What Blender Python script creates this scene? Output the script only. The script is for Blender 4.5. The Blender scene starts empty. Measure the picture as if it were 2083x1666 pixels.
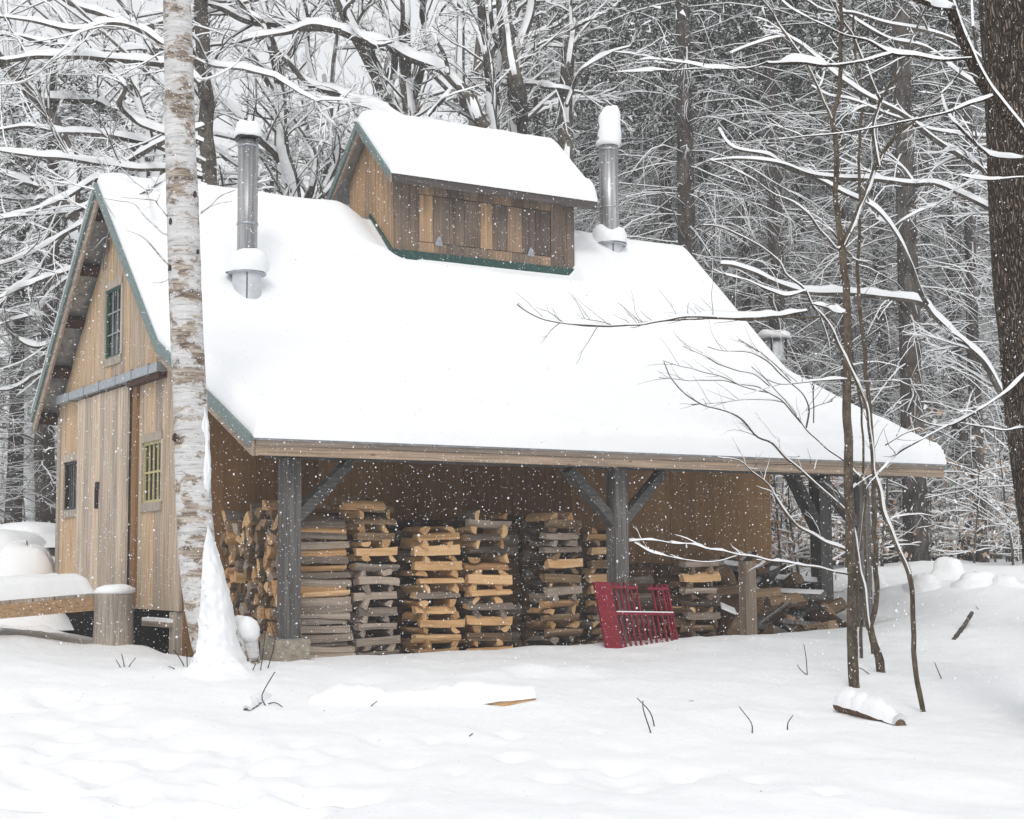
import bpy, math, random
import numpy as np
from mathutils import Matrix, Vector
random.seed(7); rng = np.random.default_rng(7)
sc = bpy.context.scene
COL = sc.collection
A = np.array
# ------------------------------------------------------------------ camera
CAM = A([-5.0257, -12.3274, .6996]); YAW, PITCH, ROLL, FPX = .5544, .0996, -.0075, 3150.2
_h = A([math.sin(YAW), math.cos(YAW), 0.]); _r = A([math.cos(YAW), -math.sin(YAW), 0.]); _z = A([0, 0, 1.])
FW = math.cos(PITCH) * _h + math.sin(PITCH) * _z
_u = -math.sin(PITCH) * _h + math.cos(PITCH) * _z
RT = _r * math.cos(ROLL) + _u * math.sin(ROLL); UP = -_r * math.sin(ROLL) + _u * math.cos(ROLL)
cd = bpy.data.cameras.new('camera'); cam = bpy.data.objects.new('camera', cd); COL.objects.link(cam)
M = Matrix.Identity(4)
for i in range(3):
    M[i][0] = RT[i]; M[i][1] = UP[i]; M[i][2] = -FW[i]; M[i][3] = CAM[i]
cam.matrix_world = M
cd.sensor_width = 36; cd.lens = FPX / 2083 * 36; cd.clip_end = 600; cd.clip_start = .1
sc.camera = cam
# ------------------------------------------------------------------ world, sun, exposure
SUN_EL, SUN_ROT = math.radians(42), math.radians(215)
w = bpy.data.worlds.new('World'); sc.world = w; w.use_nodes = True
nt = w.node_tree; nt.nodes.clear()
sky = nt.nodes.new('ShaderNodeTexSky'); sky.sky_type = 'NISHITA'; sky.sun_disc = False
sky.sun_elevation = SUN_EL; sky.sun_rotation = SUN_ROT; sky.air_density = 2; sky.dust_density = 5; sky.ozone_density = 1
hs = nt.nodes.new('ShaderNodeHueSaturation'); hs.inputs['Saturation'].default_value = .12
mx = nt.nodes.new('ShaderNodeMix'); mx.data_type = 'RGBA'; mx.inputs[0].default_value = .72
mx.inputs[7].default_value = (8.6, 8.75, 9.0, 1)     # even cloud cover
bg = nt.nodes.new('ShaderNodeBackground'); bg.inputs[1].default_value = .098
wo = nt.nodes.new('ShaderNodeOutputWorld')
nt.links.new(sky.outputs[0], hs.inputs['Color']); nt.links.new(hs.outputs[0], mx.inputs[6])
nt.links.new(mx.outputs[2], bg.inputs[0]); nt.links.new(bg.outputs[0], wo.inputs[0])
sd = bpy.data.lights.new('sun', 'SUN'); sd.energy = .85; sd.angle = math.radians(16); sd.color = (1, .97, .93)
so = bpy.data.objects.new('sun', sd); COL.objects.link(so)
_sd = Vector((math.sin(SUN_ROT) * math.cos(SUN_EL), math.cos(SUN_ROT) * math.cos(SUN_EL), math.sin(SUN_EL)))
so.rotation_euler = _sd.to_track_quat('Z', 'Y').to_euler()
vs = sc.view_settings; vs.view_transform = 'Standard'; vs.look = 'None'; vs.gamma = 1; vs.use_curve_mapping = False
vs.exposure = .28
sc.cycles.max_bounces = 8; sc.cycles.diffuse_bounces = 5; sc.cycles.volume_bounces = 1
sc.cycles.volume_max_steps = 64

# ------------------------------------------------------------------ helpers
def ray(u, v):
    return FW + RT * ((u - 1041.5) / FPX) + UP * ((833 - v) / FPX)
def at(u, v, d):
    return CAM + ray(u, v) * d
def on_plane(u, v, n, c):
    D = ray(u, v); n = A(n, float); return CAM + D * ((c - n @ CAM) / (n @ D))
def sstep(t):
    t = np.clip(t, 0, 1); return t * t * (3 - 2 * t)
_tab = rng.random((256, 256))
def vnoise(x, y):
    x = np.asarray(x, float); y = np.asarray(y, float)
    xi = np.floor(x).astype(int); yi = np.floor(y).astype(int); fx = sstep(x - xi); fy = sstep(y - yi)
    a = _tab[xi % 256, yi % 256]; b = _tab[(xi + 1) % 256, yi % 256]; c = _tab[xi % 256, (yi + 1) % 256]; d = _tab[(xi + 1) % 256, (yi + 1) % 256]
    return (a * (1 - fx) + b * fx) * (1 - fy) + (c * (1 - fx) + d * fx) * fy - .5
def fbm(x, y, o=4):
    s = 0
    for k in range(o): s = s + vnoise(np.asarray(x) * 2 ** k + 17 * k, np.asarray(y) * 2 ** k + 31 * k) / 2 ** k
    return s

class MB:
    """collects vertices and faces, then links ONE mesh object"""
    def __init__(s): s.v = []; s.n = 0; s.f = []; s.m = []; s.t = []
    def add(s, v, faces, mi=0, tint=0.):
        v = np.asarray(v, float).reshape(-1, 3); b = s.n; s.v.append(v); s.n += len(v)
        for k, f in enumerate(faces):
            s.f.append([i + b for i in f]); s.m.append(mi[k] if isinstance(mi, (list, np.ndarray)) else mi); s.t.append(tint)
    def box(s, lo, hi, mi=0, tint=0., mat=None):
        x0, y0, z0 = lo; x1, y1, z1 = hi
        v = A([(x0, y0, z0), (x1, y0, z0), (x1, y1, z0), (x0, y1, z0), (x0, y0, z1), (x1, y0, z1), (x1, y1, z1), (x0, y1, z1)], float)
        if mat is not None: v = v @ mat[:3, :3].T + mat[:3, 3]
        s.add(v, [(0, 3, 2, 1), (4, 5, 6, 7), (0, 1, 5, 4), (1, 2, 6, 5), (2, 3, 7, 6), (3, 0, 4, 7)], mi, tint)
    def beam(s, a, b, wd, ht, up=(0, 0, 1), mi=0, tint=0.):
        a = A(a, float); b = A(b, float); d = b - a; d /= np.linalg.norm(d)
        sd_ = np.cross(d, A(up, float)); sd_ /= np.linalg.norm(sd_); u = np.cross(sd_, d)
        v = [p + sd_ * sx * wd / 2 + u * sz * ht / 2 for p in (a, b) for sx, sz in ((-1, -1), (1, -1), (1, 1), (-1, 1))]
        s.add(v, [(0, 1, 2, 3), (7, 6, 5, 4), (0, 4, 5, 1), (1, 5, 6, 2), (2, 6, 7, 3), (3, 7, 4, 0)], mi, tint)
    def prism(s, poly, x0, x1, mi=0, tint=0., axis=0):
        n = len(poly); v = []
        for x in (x0, x1):
            for p in poly:
                v.append((x, p[0], p[1]) if axis == 0 else (p[0], x, p[1]))
        f = [tuple(range(n))[::-1], tuple(range(n, 2 * n))] + [(i, (i + 1) % n, n + (i + 1) % n, n + i) for i in range(n)]
        s.add(v, f, mi, tint)
    def lathe(s, c, prof, n=24, mi=0, cap=True, wob=0.):
        c = A(c, float); v = []; k = len(prof); rm = max(p_[0] for p_ in prof)
        ph = random.random() * 6; zm = max(p_[1] for p_ in prof)
        for j, (r, z) in enumerate(prof):
            for i in range(n):
                a = 2 * math.pi * i / n; rr = r * (1 + wob * math.sin(3 * a + j) + wob * .7 * math.sin(5 * a + 2 * j))
                q = z / zm if (wob > .018 and zm > 0) else 0
                v.append(c + A([rr * math.cos(a) + q * rm * .16 * math.cos(ph), rr * math.sin(a) + q * rm * .16 * math.sin(ph), z * (1 + (.13 * math.sin(2 * a + ph) + .1 * math.sin(3 * a + 2 * ph)) * min(1, 4 * wob / .12) * (wob > .018) * min(1, r / max(rm, 1e-6) * 1.2))]))
        f = [(j * n + i, j * n + (i + 1) % n, (j + 1) * n + (i + 1) % n, (j + 1) * n + i) for j in range(k - 1) for i in range(n)]
        if cap: f += [tuple(range((k - 1) * n, k * n)), tuple(range(n))[::-1]]
        s.add(v, f, mi)
    def build(s, name, mats, parent=None, smooth=False):
        me = bpy.data.meshes.new(name)
        if s.n:
            V = np.concatenate(s.v); cnt = np.fromiter((len(f) for f in s.f), int, len(s.f))
            me.vertices.add(len(V)); me.vertices.foreach_set('co', V.astype(np.float32).ravel())
            li = np.fromiter((i for f in s.f for i in f), np.int32)
            me.loops.add(len(li)); me.loops.foreach_set('vertex_index', li)
            me.polygons.add(len(cnt)); st = np.concatenate([[0], np.cumsum(cnt)[:-1]])
            me.polygons.foreach_set('loop_start', st.astype(np.int32)); me.polygons.foreach_set('loop_total', cnt.astype(np.int32))
            me.polygons.foreach_set('material_index', A(s.m, dtype=np.int32))
            me.polygons.foreach_set('use_smooth', np.full(len(cnt), smooth))
            at_ = me.attributes.new('tint', 'FLOAT', 'FACE'); at_.data.foreach_set('value', A(s.t, dtype=np.float32))
            me.update(); me.validate()
        for m in (mats if isinstance(mats, (list, tuple)) else [mats]): me.materials.append(m)
        o = bpy.data.objects.new(name, me); COL.objects.link(o)
        if parent is not None: o.parent = parent
        return o

def tag(o, label=None, cat=None, group=None, kind=None):
    if label: o['label'] = label
    if cat: o['category'] = cat
    if group: o['group'] = group
    if kind: o['kind'] = kind
    return o
def empty(name, label, cat, loc=(0, 0, 0), group=None):
    o = bpy.data.objects.new(name, None); COL.objects.link(o); o.location = loc; o.empty_display_size = .2
    return tag(o, label, cat, group)
def settle(root):
    """children were built in world space: keep them there under a moved root"""
    L = Matrix.Translation(-root.location)
    for c in root.children_recursive:
        if c.type == 'MESH': c.data.transform(L)
def copy_tree(o, parent=None):
    c = o.copy(); COL.objects.link(c); c.parent = parent
    for ch in list(o.children): copy_tree(ch, c)
    return c

# ------------------------------------------------------------------ materials
def newmat(name):
    m = bpy.data.materials.new(name); m.use_nodes = True; t = m.node_tree
    return m, t, t.nodes['Principled BSDF']
def N(t, typ, **kw):
    n = t.nodes.new(typ)
    for k, v in kw.items(): setattr(n, k, v)
    return n
def ramp(t, fac, stops):
    r = N(t, 'ShaderNodeValToRGB'); e = r.color_ramp.elements
    while len(e) < len(stops): e.new(.5)
    for i, (p, c) in enumerate(stops): e[i].position = p; e[i].color = (*c, 1)
    t.links.new(fac, r.inputs[0]); return r.outputs[0]
def noise(t, scale=(1, 1, 1), sc_=5., det=4., coord='Object', off=None, rough=.55):
    tc = N(t, 'ShaderNodeTexCoord'); mp = N(t, 'ShaderNodeMapping'); mp.inputs['Scale'].default_value = scale
    t.links.new(tc.outputs[coord], mp.inputs[0])
    if off is not None: t.links.new(off, mp.inputs[1])
    n = N(t, 'ShaderNodeTexNoise'); n.inputs['Scale'].default_value = sc_; n.inputs['Detail'].default_value = det; n.inputs['Roughness'].default_value = rough
    t.links.new(mp.outputs[0], n.inputs[0]); return n.outputs[0]
def bump(t, b, h, strength=.3, dist=.02):
    n = N(t, 'ShaderNodeBump'); n.inputs['Strength'].default_value = strength; n.inputs['Distance'].default_value = dist
    t.links.new(h, n.inputs['Height']); t.links.new(n.outputs[0], b.inputs['Normal'])
def mixc(t, fac, a, b, mode='MIX'):
    m = N(t, 'ShaderNodeMix', data_type='RGBA', blend_type=mode)
    for s, v in ((0, fac), (6, a), (7, b)):
        if isinstance(v, (int, float)): m.inputs[s].default_value = v
        elif isinstance(v, tuple): m.inputs[s].default_value = (*v, 1)
        else: t.links.new(v, m.inputs[s])
    return m.outputs[2]
def math_(t, op, a, b=0.):
    m = N(t, 'ShaderNodeMath', operation=op)
    for i, v in enumerate((a, b)):
        if isinstance(v, (int, float)): m.inputs[i].default_value = v
        else: t.links.new(v, m.inputs[i])
    return m.outputs[0]

def mk_snow(name, bs=.25, col=(.86, .872, .885)):
    m, t, b = newmat(name)
    b.inputs['Base Color'].default_value = (*col, 1); b.inputs['Roughness'].default_value = .75; b.inputs['Specular IOR Level'].default_value = .2
    n1 = noise(t, sc_=9, det=6); n2 = noise(t, sc_=140, det=3)
    h = math_(t, 'ADD', n1, math_(t, 'MULTIPLY', n2, .25)); bump(t, b, h, bs, .03)
    return m
SNOW = mk_snow('snow', .4)
SNOWR = mk_snow('roof_snow', .22)
def mk_wood(name, stops, axis=2, grain=.55, bs=.35, rough=.8, use_obj=False):
    """weathered board: the board's own tint picks the tone, fine streaks run along `axis`"""
    m, t, b = newmat(name)
    if use_obj:
        oi = N(t, 'ShaderNodeObjectInfo'); tint = oi.outputs['Random']
    else:
        at_ = N(t, 'ShaderNodeAttribute', attribute_name='tint'); tint = at_.outputs['Fac']
    off = N(t, 'ShaderNodeCombineXYZ')
    for i in range(3): t.links.new(math_(t, 'MULTIPLY', tint, 37. + 11 * i), off.inputs[i])
    s1 = [14., 14., 14.]; s1[axis] = .55; s2 = [60., 60., 60.]; s2[axis] = 1.6
    n1 = noise(t, tuple(s1), 1., 5, off=off.outputs[0]); n2 = noise(t, tuple(s2), 1., 4, off=off.outputs[0])
    n3 = noise(t, (1, 1, 1), .9, 3, off=off.outputs[0])
    f = math_(t, 'ADD', math_(t, 'MULTIPLY', tint, .55), math_(t, 'ADD', math_(t, 'MULTIPLY', n1, .45), math_(t, 'MULTIPLY', n3, .5)))
    f = math_(t, 'SUBTRACT', f, .26)
    c = ramp(t, f, stops)
    d = ramp(t, n2, [(.25, (1 - grain,) * 3), (.62, (1.08,) * 3)])
    c = mixc(t, 1., c, d, 'MULTIPLY')
    # knots
    s3 = [9., 9., 9.]; s3[axis] = 3.5
    tc = N(t, 'ShaderNodeTexCoord'); mp = N(t, 'ShaderNodeMapping'); mp.inputs['Scale'].default_value = s3
    t.links.new(tc.outputs['Object'], mp.inputs[0]); t.links.new(off.outputs[0], mp.inputs[1])
    vo = N(t, 'ShaderNodeTexVoronoi'); vo.inputs['Scale'].default_value = .8; t.links.new(mp.outputs[0], vo.inputs[0])
    k = ramp(t, vo.outputs['Distance'], [(.035, (.35, .25, .18)), (.1, (1, 1, 1))])
    c = mixc(t, .8, c, k, 'MULTIPLY')
    t.links.new(c, b.inputs['Base Color']); b.inputs['Roughness'].default_value = rough; b.inputs['Specular IOR Level'].default_value = .25
    bump(t, b, n2, bs, .006)
    return m
PALE, TAN, ORG, GRY, DRK = (.47, .36, .265), (.40, .26, .15), (.50, .27, .105), (.235, .195, .165), (.10, .065, .045)
W_GABLE = mk_wood('siding_boards', [(.08, (.30, .25, .21)), (.3, (.47, .37, .28)), (.5, (.55, .42, .30)), (.72, (.59, .41, .245)), (.95, (.66, .46, .27))])
W_DOOR = mk_wood('door_boards', [(.1, (.38, .32, .27)), (.4, (.57, .46, .36)), (.75, (.68, .53, .40)), (.95, (.72, .55, .40))])
W_CUP = mk_wood('cupola_boards', [(.12, (.06, .05, .046)), (.36, (.18, .135, .105)), (.62, (.36, .24, .15)), (.9, (.55, .345, .185))], grain=.5)
W_TRIM = mk_wood('trim_boards_vertical', [(.1, (.33, .29, .25)), (.6, (.5, .42, .34)), (1, (.6, .46, .33))])
W_TRIMX = mk_wood('trim_boards_long', [(.1, (.17, .145, .125)), (.5, (.33, .26, .2)), (1, (.48, .33, .22))], axis=0)
W_TRIMY = mk_wood('trim_boards_side', [(.1, (.22, .185, .16)), (.5, (.38, .3, .24)), (1, (.5, .37, .26))], axis=1)
W_DARKX = mk_wood('dark_fascia', [(.1, (.05, .045, .045)), (.7, (.12, .1, .095)), (1, (.2, .15, .12))], axis=0)
W_POST = mk_wood('grey_post', [(.1, (.085, .08, .076)), (.6, (.16, .15, .142)), (1, (.24, .215, .19))], bs=.7, grain=.7)
W_POSTX = mk_wood('grey_brace', [(.1, (.075, .072, .07)), (.6, (.135, .128, .122)), (1, (.19, .175, .16))], axis=0, bs=.6)
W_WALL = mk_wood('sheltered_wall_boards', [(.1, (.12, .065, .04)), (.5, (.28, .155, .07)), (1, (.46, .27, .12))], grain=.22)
W_PURLIN = mk_wood('purlin_wood', [(.1, (.05, .025, .02)), (1, (.16, .07, .045))], axis=0)
W_RAMP = mk_wood('ramp_plank', [(.1, (.36, .23, .13)), (1, (.55, .36, .2))], axis=0)
def simple(name, col, rough=.6, metal=0., spec=.4, nb=0, ns=20, var=.0):
    m, t, b = newmat(name); b.inputs['Base Color'].default_value = (*col, 1)
    b.inputs['Roughness'].default_value = rough; b.inputs['Metallic'].default_value = metal; b.inputs['Specular IOR Level'].default_value = spec
    if var:
        n = noise(t, sc_=ns, det=5); lo = tuple(c * (1 - var) for c in col); hi = tuple(min(1, c * (1 + var)) for c in col)
        t.links.new(ramp(t, n, [(.3, lo), (.7, hi)]), b.inputs['Base Color'])
    if nb: bump(t, b, noise(t, sc_=ns, det=5), nb, .01)
    return m
GREEN = simple('green_metal_trim', (.15, .205, .195), .45, .2, .4, .1, 30, .25)
DGREEN = simple('dark_green_flashing', (.02, .065, .055), .45, .2, .4, 0, 30, .3)
ROOFM = simple('roof_sheet_metal', (.34, .35, .36), .4, .6, .4, 0, 12, .3)
GALV = simple('galvanised_steel', (.36, .38, .41), .4, .85, .5, .1, 40, .25)
FLASH = simple('bright_flashing_steel', (.58, .60, .62), .4, .45, .5, .05, 6, .15)
TRACK = simple('track_steel', (.36, .39, .42), .5, .5, .5, .05, 30, .2)
IRON = simple('black_iron', (.03, .03, .032), .6, .3)
GLASSD = simple('dark_window_glass', (.012, .02, .018), .15, 0, .25)
YEL = simple('yellow_muntin_paint', (.46, .40, .2), .6, 0, .3, .1, 30, .2)
GRN_P = simple('green_window_paint', (.02, .09, .065), .5)
RED = simple('red_paint', (.2, .012, .024), .6, 0, .3, .2, 40, .35)
CONC = simple('concrete', (.27, .24, .19), .95, 0, .1, .5, 18, .25)
DIRT = simple('bare_dirt', (.035, .027, .02), 1, 0, .1, .6, 9, .4)
ROCK = simple('boulder_stone', (.16, .15, .135), .95, 0, .1, .5, 5, .3)
LEAF = simple('dry_beech_leaf', (.42, .30, .21), .8, 0, .2, 0, 3, .35)
NEEDLE = simple('pine_needles', (.035, .045, .032), .8, 0, .2, 0, 2, .4)
DARKIN = simple('dark_shade_lining', (.012, .011, .011), 1, 0, .05, .3, 9, .4)  # near-black colour standing in for crawl space shade; also backs the walls
def mk_pipe():
    m, t, b = newmat('stove_pipe_steel'); b.inputs['Metallic'].default_value = .75; b.inputs['Roughness'].default_value = .42
    n = noise(t, (9, 9, .25), 3., 4)
    t.links.new(ramp(t, n, [(.3, (.2, .2, .205)), (.55, (.40, .40, .41)), (.75, (.62, .63, .64))]), b.inputs['Base Color']); return m
PIPE = mk_pipe()
def mk_bark(name, a, b_, c, sx=14., sz=2.2, bs=.8, dist=.03):
    m, t, b = newmat(name)
    na = noise(t, (sx, sx, sz), 1., 6, rough=.6); nb_ = noise(t, (sx * 2.4, sx * 2.4, sz * 3), 1., 5); n2 = noise(t, (1, 1, 1), 1.7, 4)
    n1 = math_(t, 'ADD', math_(t, 'MULTIPLY', na, .6), math_(t, 'MULTIPLY', nb_, .4))
    col = ramp(t, math_(t, 'ADD', math_(t, 'MULTIPLY', n1, .75), math_(t, 'MULTIPLY', n2, .3)), [(.42, a), (.52, b_), (.64, c)])
    t.links.new(col, b.inputs['Base Color']); b.inputs['Roughness'].default_value = .95; b.inputs['Specular IOR Level'].default_value = .1
    bump(t, b, n1, bs, dist); return m
def mk_oak():
    m, t, b = newmat('oak_bark')
    tc = N(t, 'ShaderNodeTexCoord'); wn = N(t, 'ShaderNodeTexNoise'); wn.inputs['Scale'].default_value = 7; wn.inputs['Detail'].default_value = 4; t.links.new(tc.outputs['Object'], wn.inputs[0])
    ad = N(t, 'ShaderNodeVectorMath', operation='MULTIPLY_ADD'); t.links.new(wn.outputs['Color'], ad.inputs[0]); ad.inputs[1].default_value = (.07, .07, .25); t.links.new(tc.outputs['Object'], ad.inputs[2])
    mp = N(t, 'ShaderNodeMapping'); mp.inputs['Scale'].default_value = (58, 58, 7.5); t.links.new(ad.outputs[0], mp.inputs[0])
    vo = N(t, 'ShaderNodeTexVoronoi', feature='DISTANCE_TO_EDGE'); vo.inputs['Scale'].default_value = 1.; t.links.new(mp.outputs[0], vo.inputs[0])
    f = noise(t, (60, 60, 20), 1., 5); g = noise(t, (1, 1, 1), 2.2, 4)
    h = math_(t, 'MINIMUM', math_(t, 'MULTIPLY', vo.outputs['Distance'], 3.2), 1.)
    c = ramp(t, math_(t, 'ADD', math_(t, 'MULTIPLY', h, .62), math_(t, 'ADD', math_(t, 'MULTIPLY', f, .32), math_(t, 'MULTIPLY', g, .3))), [(.32, (.022, .017, .014)), (.55, (.085, .064, .05)), (.85, (.2, .155, .122)), (1, (.27, .22, .18))])
    t.links.new(c, b.inputs['Base Color']); b.inputs['Roughness'].default_value = .95; b.inputs['Specular IOR Level'].default_value = .1
    bump(t, b, math_(t, 'ADD', h, math_(t, 'MULTIPLY', f, .3)), 1., .03); return m
BARK_OAK = mk_oak()
BARK_PINE = mk_bark('pine_bark', (.04, .034, .031), (.085, .075, .068), (.16, .145, .135), 9, 2.5, .8, .03)  # bark colour lightened in place of thicker haze over the wood
BARK_GREY = mk_bark('grey_limb_bark', (.04, .035, .03), (.10, .088, .076), (.17, .15, .13), 12, 5, .6, .02)
BARK_SAP = mk_bark('sapling_bark', (.035, .027, .02), (.088, .068, .048), (.15, .12, .09), 18, 10, .4, .006)
BARK_TWIG = simple('twig_bark', (.05, .038, .034), .9, 0, .1)
def mk_birch():
    m, t, b = newmat('birch_bark')
    n1 = noise(t, (2.6, 2.6, 30), 1., 8, rough=.72)     # peeling bands run round the trunk
    n2 = noise(t, (2.0, 2.0, 4.2), 1.5, 8, rough=.7); n3 = noise(t, (10, 10, 120), 1., 3)
    wht = ramp(t, n1, [(.36, (.30, .275, .25)), (.43, (.52, .51, .505)), (.62, (.68, .675, .68))])
    brn = ramp(t, n1, [(.38, (.05, .04, .034)), (.5, (.24, .185, .14)), (.62, (.50, .45, .39))])
    f = ramp(t, math_(t, 'ADD', math_(t, 'MULTIPLY', n2, .8), math_(t, 'MULTIPLY', n1, .3)), [(.56, (0, 0, 0)), (.585, (1, 1, 1))])
    c = mixc(t, f, wht, brn)
    le = ramp(t, n3, [(.31, (.22, .18, .15)), (.37, (1, 1, 1))]); c = mixc(t, .75, c, le, 'MULTIPLY')
    t.links.new(c, b.inputs['Base Color']); b.inputs['Roughness'].default_value = .8; b.inputs['Specular IOR Level'].default_value = .2
    bump(t, b, math_(t, 'ADD', n1, math_(t, 'MULTIPLY', n3, .4)), .6, .012); return m
BIRCH = mk_birch()
def mk_logm(name, a, c, d):
    m, t, b = newmat(name); oi = N(t, 'ShaderNodeObjectInfo')
    off = N(t, 'ShaderNodeCombineXYZ')
    for i in range(3): t.links.new(math_(t, 'MULTIPLY', oi.outputs['Random'], 20. + 9 * i), off.inputs[i])
    n = noise(t, (2, 45, 45), 1., 5, off=off.outputs[0]); n0 = noise(t, (1, 1, 1), 2.5, 3, off=off.outputs[0])
    f = math_(t, 'ADD', math_(t, 'MULTIPLY', n, .5), math_(t, 'ADD', math_(t, 'MULTIPLY', n0, .3), math_(t, 'MULTIPLY', oi.outputs['Random'], .3)))
    t.links.new(ramp(t, f, [(.34, a), (.55, c), (.76, d)]), b.inputs['Base Color']); b.inputs['Roughness'].default_value = .9
    b.inputs['Specular IOR Level'].default_value = .15; bump(t, b, n, .8, .012); return m
L_FRESH = mk_logm('fresh_split_wood', (.27, .15, .07), (.56, .34, .165), (.74, .50, .28))
L_OLD = mk_logm('weathered_split_wood', (.15, .12, .095), (.31, .25, .2), (.46, .375, .3))
L_DARK = mk_logm('dark_split_wood', (.07, .045, .03), (.22, .145, .085), (.38, .26, .16))
L_BACK = mk_logm('rear_row_shade_wood', (.02, .014, .01), (.075, .045, .028), (.14, .09, .05))  # split wood darkened to put the rear rows in shade; dark slabs reuse it
L_BARK = mk_logm('firewood_bark', (.06, .048, .04), (.16, .13, .105), (.27, .23, .19))

# ------------------------------------------------------------------ building numbers (metres)
YB, ZB, YR, ZR, XR, ZE = 2.449, 2.921, 4.598, 4.981, 8.355, 1.805
MS = (ZR - ZB) / (YR - YB); LS = (ZB - ZE) / YB
GW, XW, YW, YK = .296, 7.912, 2.469, 6.885
YKE = 7.09; ZK = ZR - (YKE - YR) * MS
def roof_z(y):
    y = np.asarray(y, float)
    return np.where(y < YB, ZE + LS * y, np.where(y < YR, ZB + MS * (y - YB), ZR - MS * (y - YR)))

# ------------------------------------------------------------------ ground
PITS = [(random.uniform(-5, 1.2), random.uniform(-9.0, -3.2), random.uniform(.05, .12), random.uniform(.02, .07)) for _ in range(190)]
PITS += [(random.uniform(-4, 3.), random.uniform(-8, -1), random.uniform(.15, .5), random.uniform(-.04, .05)) for _ in range(90)]
BUMPS = []     # (x, y, r, h) mounds
def G(x, y):
    x = np.asarray(x, float); y = np.asarray(y, float)
    z = -.12 + .01 * np.clip(x, -3, 12)
    yy = np.clip(y - .3, -30, 0); z = z + np.where(yy > -4.5, .085 * yy, .085 * -4.5 + .05 * np.maximum(yy + 4.5, -3))
    dx = np.maximum(np.maximum(-.1 - x, x - 7.9), 0); dy = np.maximum(np.maximum(.4 - y, y - 7.2), 0)
    dist = np.hypot(dx, dy)
    s = (x - CAM[0]) * _h[0] + (y - CAM[1]) * _h[1]
    rise = .62 * sstep((s - 15) / 9.)
    z = z + rise * sstep(dist / 2.2)
    lf = sstep((-x - .6) / 2.) * sstep((y + 1.5) / 4.5); z = z + .17 * lf
    lf2 = sstep((-x - .2) / 1.) * sstep((y - 5) / 3.); z = z + .18 * lf2
    z = z + .5 * sstep((s - 40) / 50.) + 3 * sstep((s - 75) / 60.)
    z = z + .05 * fbm(x * .55, y * .55) * sstep((dist + .3) / 1.) + (.035 * fbm(x * 1.9 + 9, y * 1.9) + .012 * fbm(x * 7 + 2, y * 5)) * sstep((dist + .3) / .6)
    z = z + .35 * fbm(x * .16 + 3, y * .16 + 8) * sstep((s - 18) / 10.) * sstep(dist / 2)
    # under the roof there is no snow
    ins = sstep((x + .0) / .45 + .1) * sstep((8.1 - x) / .35) * sstep((y - .42 - .1 * vnoise(x * 2.3, y * 0 + 5)) / .28) * sstep((7.0 - y) / .3)
    z = z - .32 * ins
    for (a, b, r, h) in PITS:
        q = ((x - a) ** 2 + (y - b) ** 2) / r ** 2
        z = z - h * np.exp(-q * 1.3)
    for (a, b, r, h) in BUMPS:
        z = z + h * np.exp(-(((x - a) ** 2 + (y - b) ** 2) / r ** 2))
    return z
def gp(u, v, dmin=5., dmax=40.):
    """the point of the ground seen at this place of the frame"""
    D = ray(u, v); t = np.linspace(dmin, dmax, 1500); P = CAM + D * t[:, None]
    k = np.argmax(P[:, 2] < G(P[:, 0], P[:, 1])); p = P[k].copy(); p[2] = G(p[0], p[1]); return p
# mounds: a buried log ridge in front of the shed, bank on the right, drifts left
for (u, v, r, h) in [(2040, 1250, 1.3, .22), (1960, 1300, .9, .10), (1870, 1215, .9, .12), (2070, 1390, .7, .10), (40, 1200, 1.2, .12)]:
    p = gp(u, v); BUMPS.append((p[0], p[1], r, h))
BUMPS += [(-1.3, 2.9, .75, .13), (-2.6, 2.6, .9, .12), (-1.2, 4.6, 1.2, .16), (-.25, 2.6, .4, .05)]
_q = at(30, 1148, 21.5); BUMPS += [(_q[0], _q[1], 2.8, .6)]
for _k in range(26): BUMPS.append((random.uniform(7.5, 14), random.uniform(-4, 5), random.uniform(.25, .7), random.uniform(.03, .12)))
def axis_pts(lo, hi, d0, d1, far):
    a = list(np.arange(lo, hi, d0)); x = hi; d = d0
    while x < far: a.append(x); d = min(d * 1.12, d1); x += d
    a.append(far); x = lo; d = d0; b = []
    while x > -far: d = min(d * 1.12, d1); x -= d; b.append(x)
    return A(sorted(set(b[::1] + a)))
gx = axis_pts(-6., 9., .055, 4., 150); gy = axis_pts(-9.5, 1.5, .055, 4., 150)
_tr = []
for k_ in range(230):
    u_, v_ = random.uniform(-60, 760), random.uniform(1400, 1680)
    if (v_ - 1400) / 280 * 760 + 160 < u_ or v_ < 1400 + .1 * u_: continue
    p_ = gp(u_, v_, 5, 16); _tr.append((p_[0], p_[1], random.uniform(.07, .14), random.uniform(.02, .06)))
PITS += _tr
X, Y = np.meshgrid(gx, gy, indexing='ij'); Z = G(X, Y)
me = bpy.data.meshes.new('snowy_ground'); nx, ny = X.shape
V = np.stack([X, Y, Z], -1).reshape(-1, 3)
ii, jj = np.meshgrid(np.arange(nx - 1), np.arange(ny - 1), indexing='ij'); q = (ii * ny + jj).ravel()
F = np.stack([q, q + ny, q + ny + 1, q + 1], 1)
me.from_pydata([], [], []); me.vertices.add(len(V)); me.vertices.foreach_set('co', V.ravel())
me.loops.add(F.size); me.loops.foreach_set('vertex_index', F.ravel().astype(np.int32)); me.polygons.add(len(F))
me.polygons.foreach_set('loop_start', (np.arange(len(F)) * 4).astype(np.int32)); me.polygons.foreach_set('loop_total', np.full(len(F), 4, np.int32))
me.polygons.foreach_set('use_smooth', np.full(len(F), True)); me.update(); me.validate(); me.materials.append(SNOW)
go = bpy.data.objects.new('snowy_ground', me); COL.objects.link(go); tag(go, kind='structure')
b = MB(); b.box((.1, .62, -.6), (7.85, 6.8, -.21)); tag(b.build('dirt_floor', DIRT), kind='structure')

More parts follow.
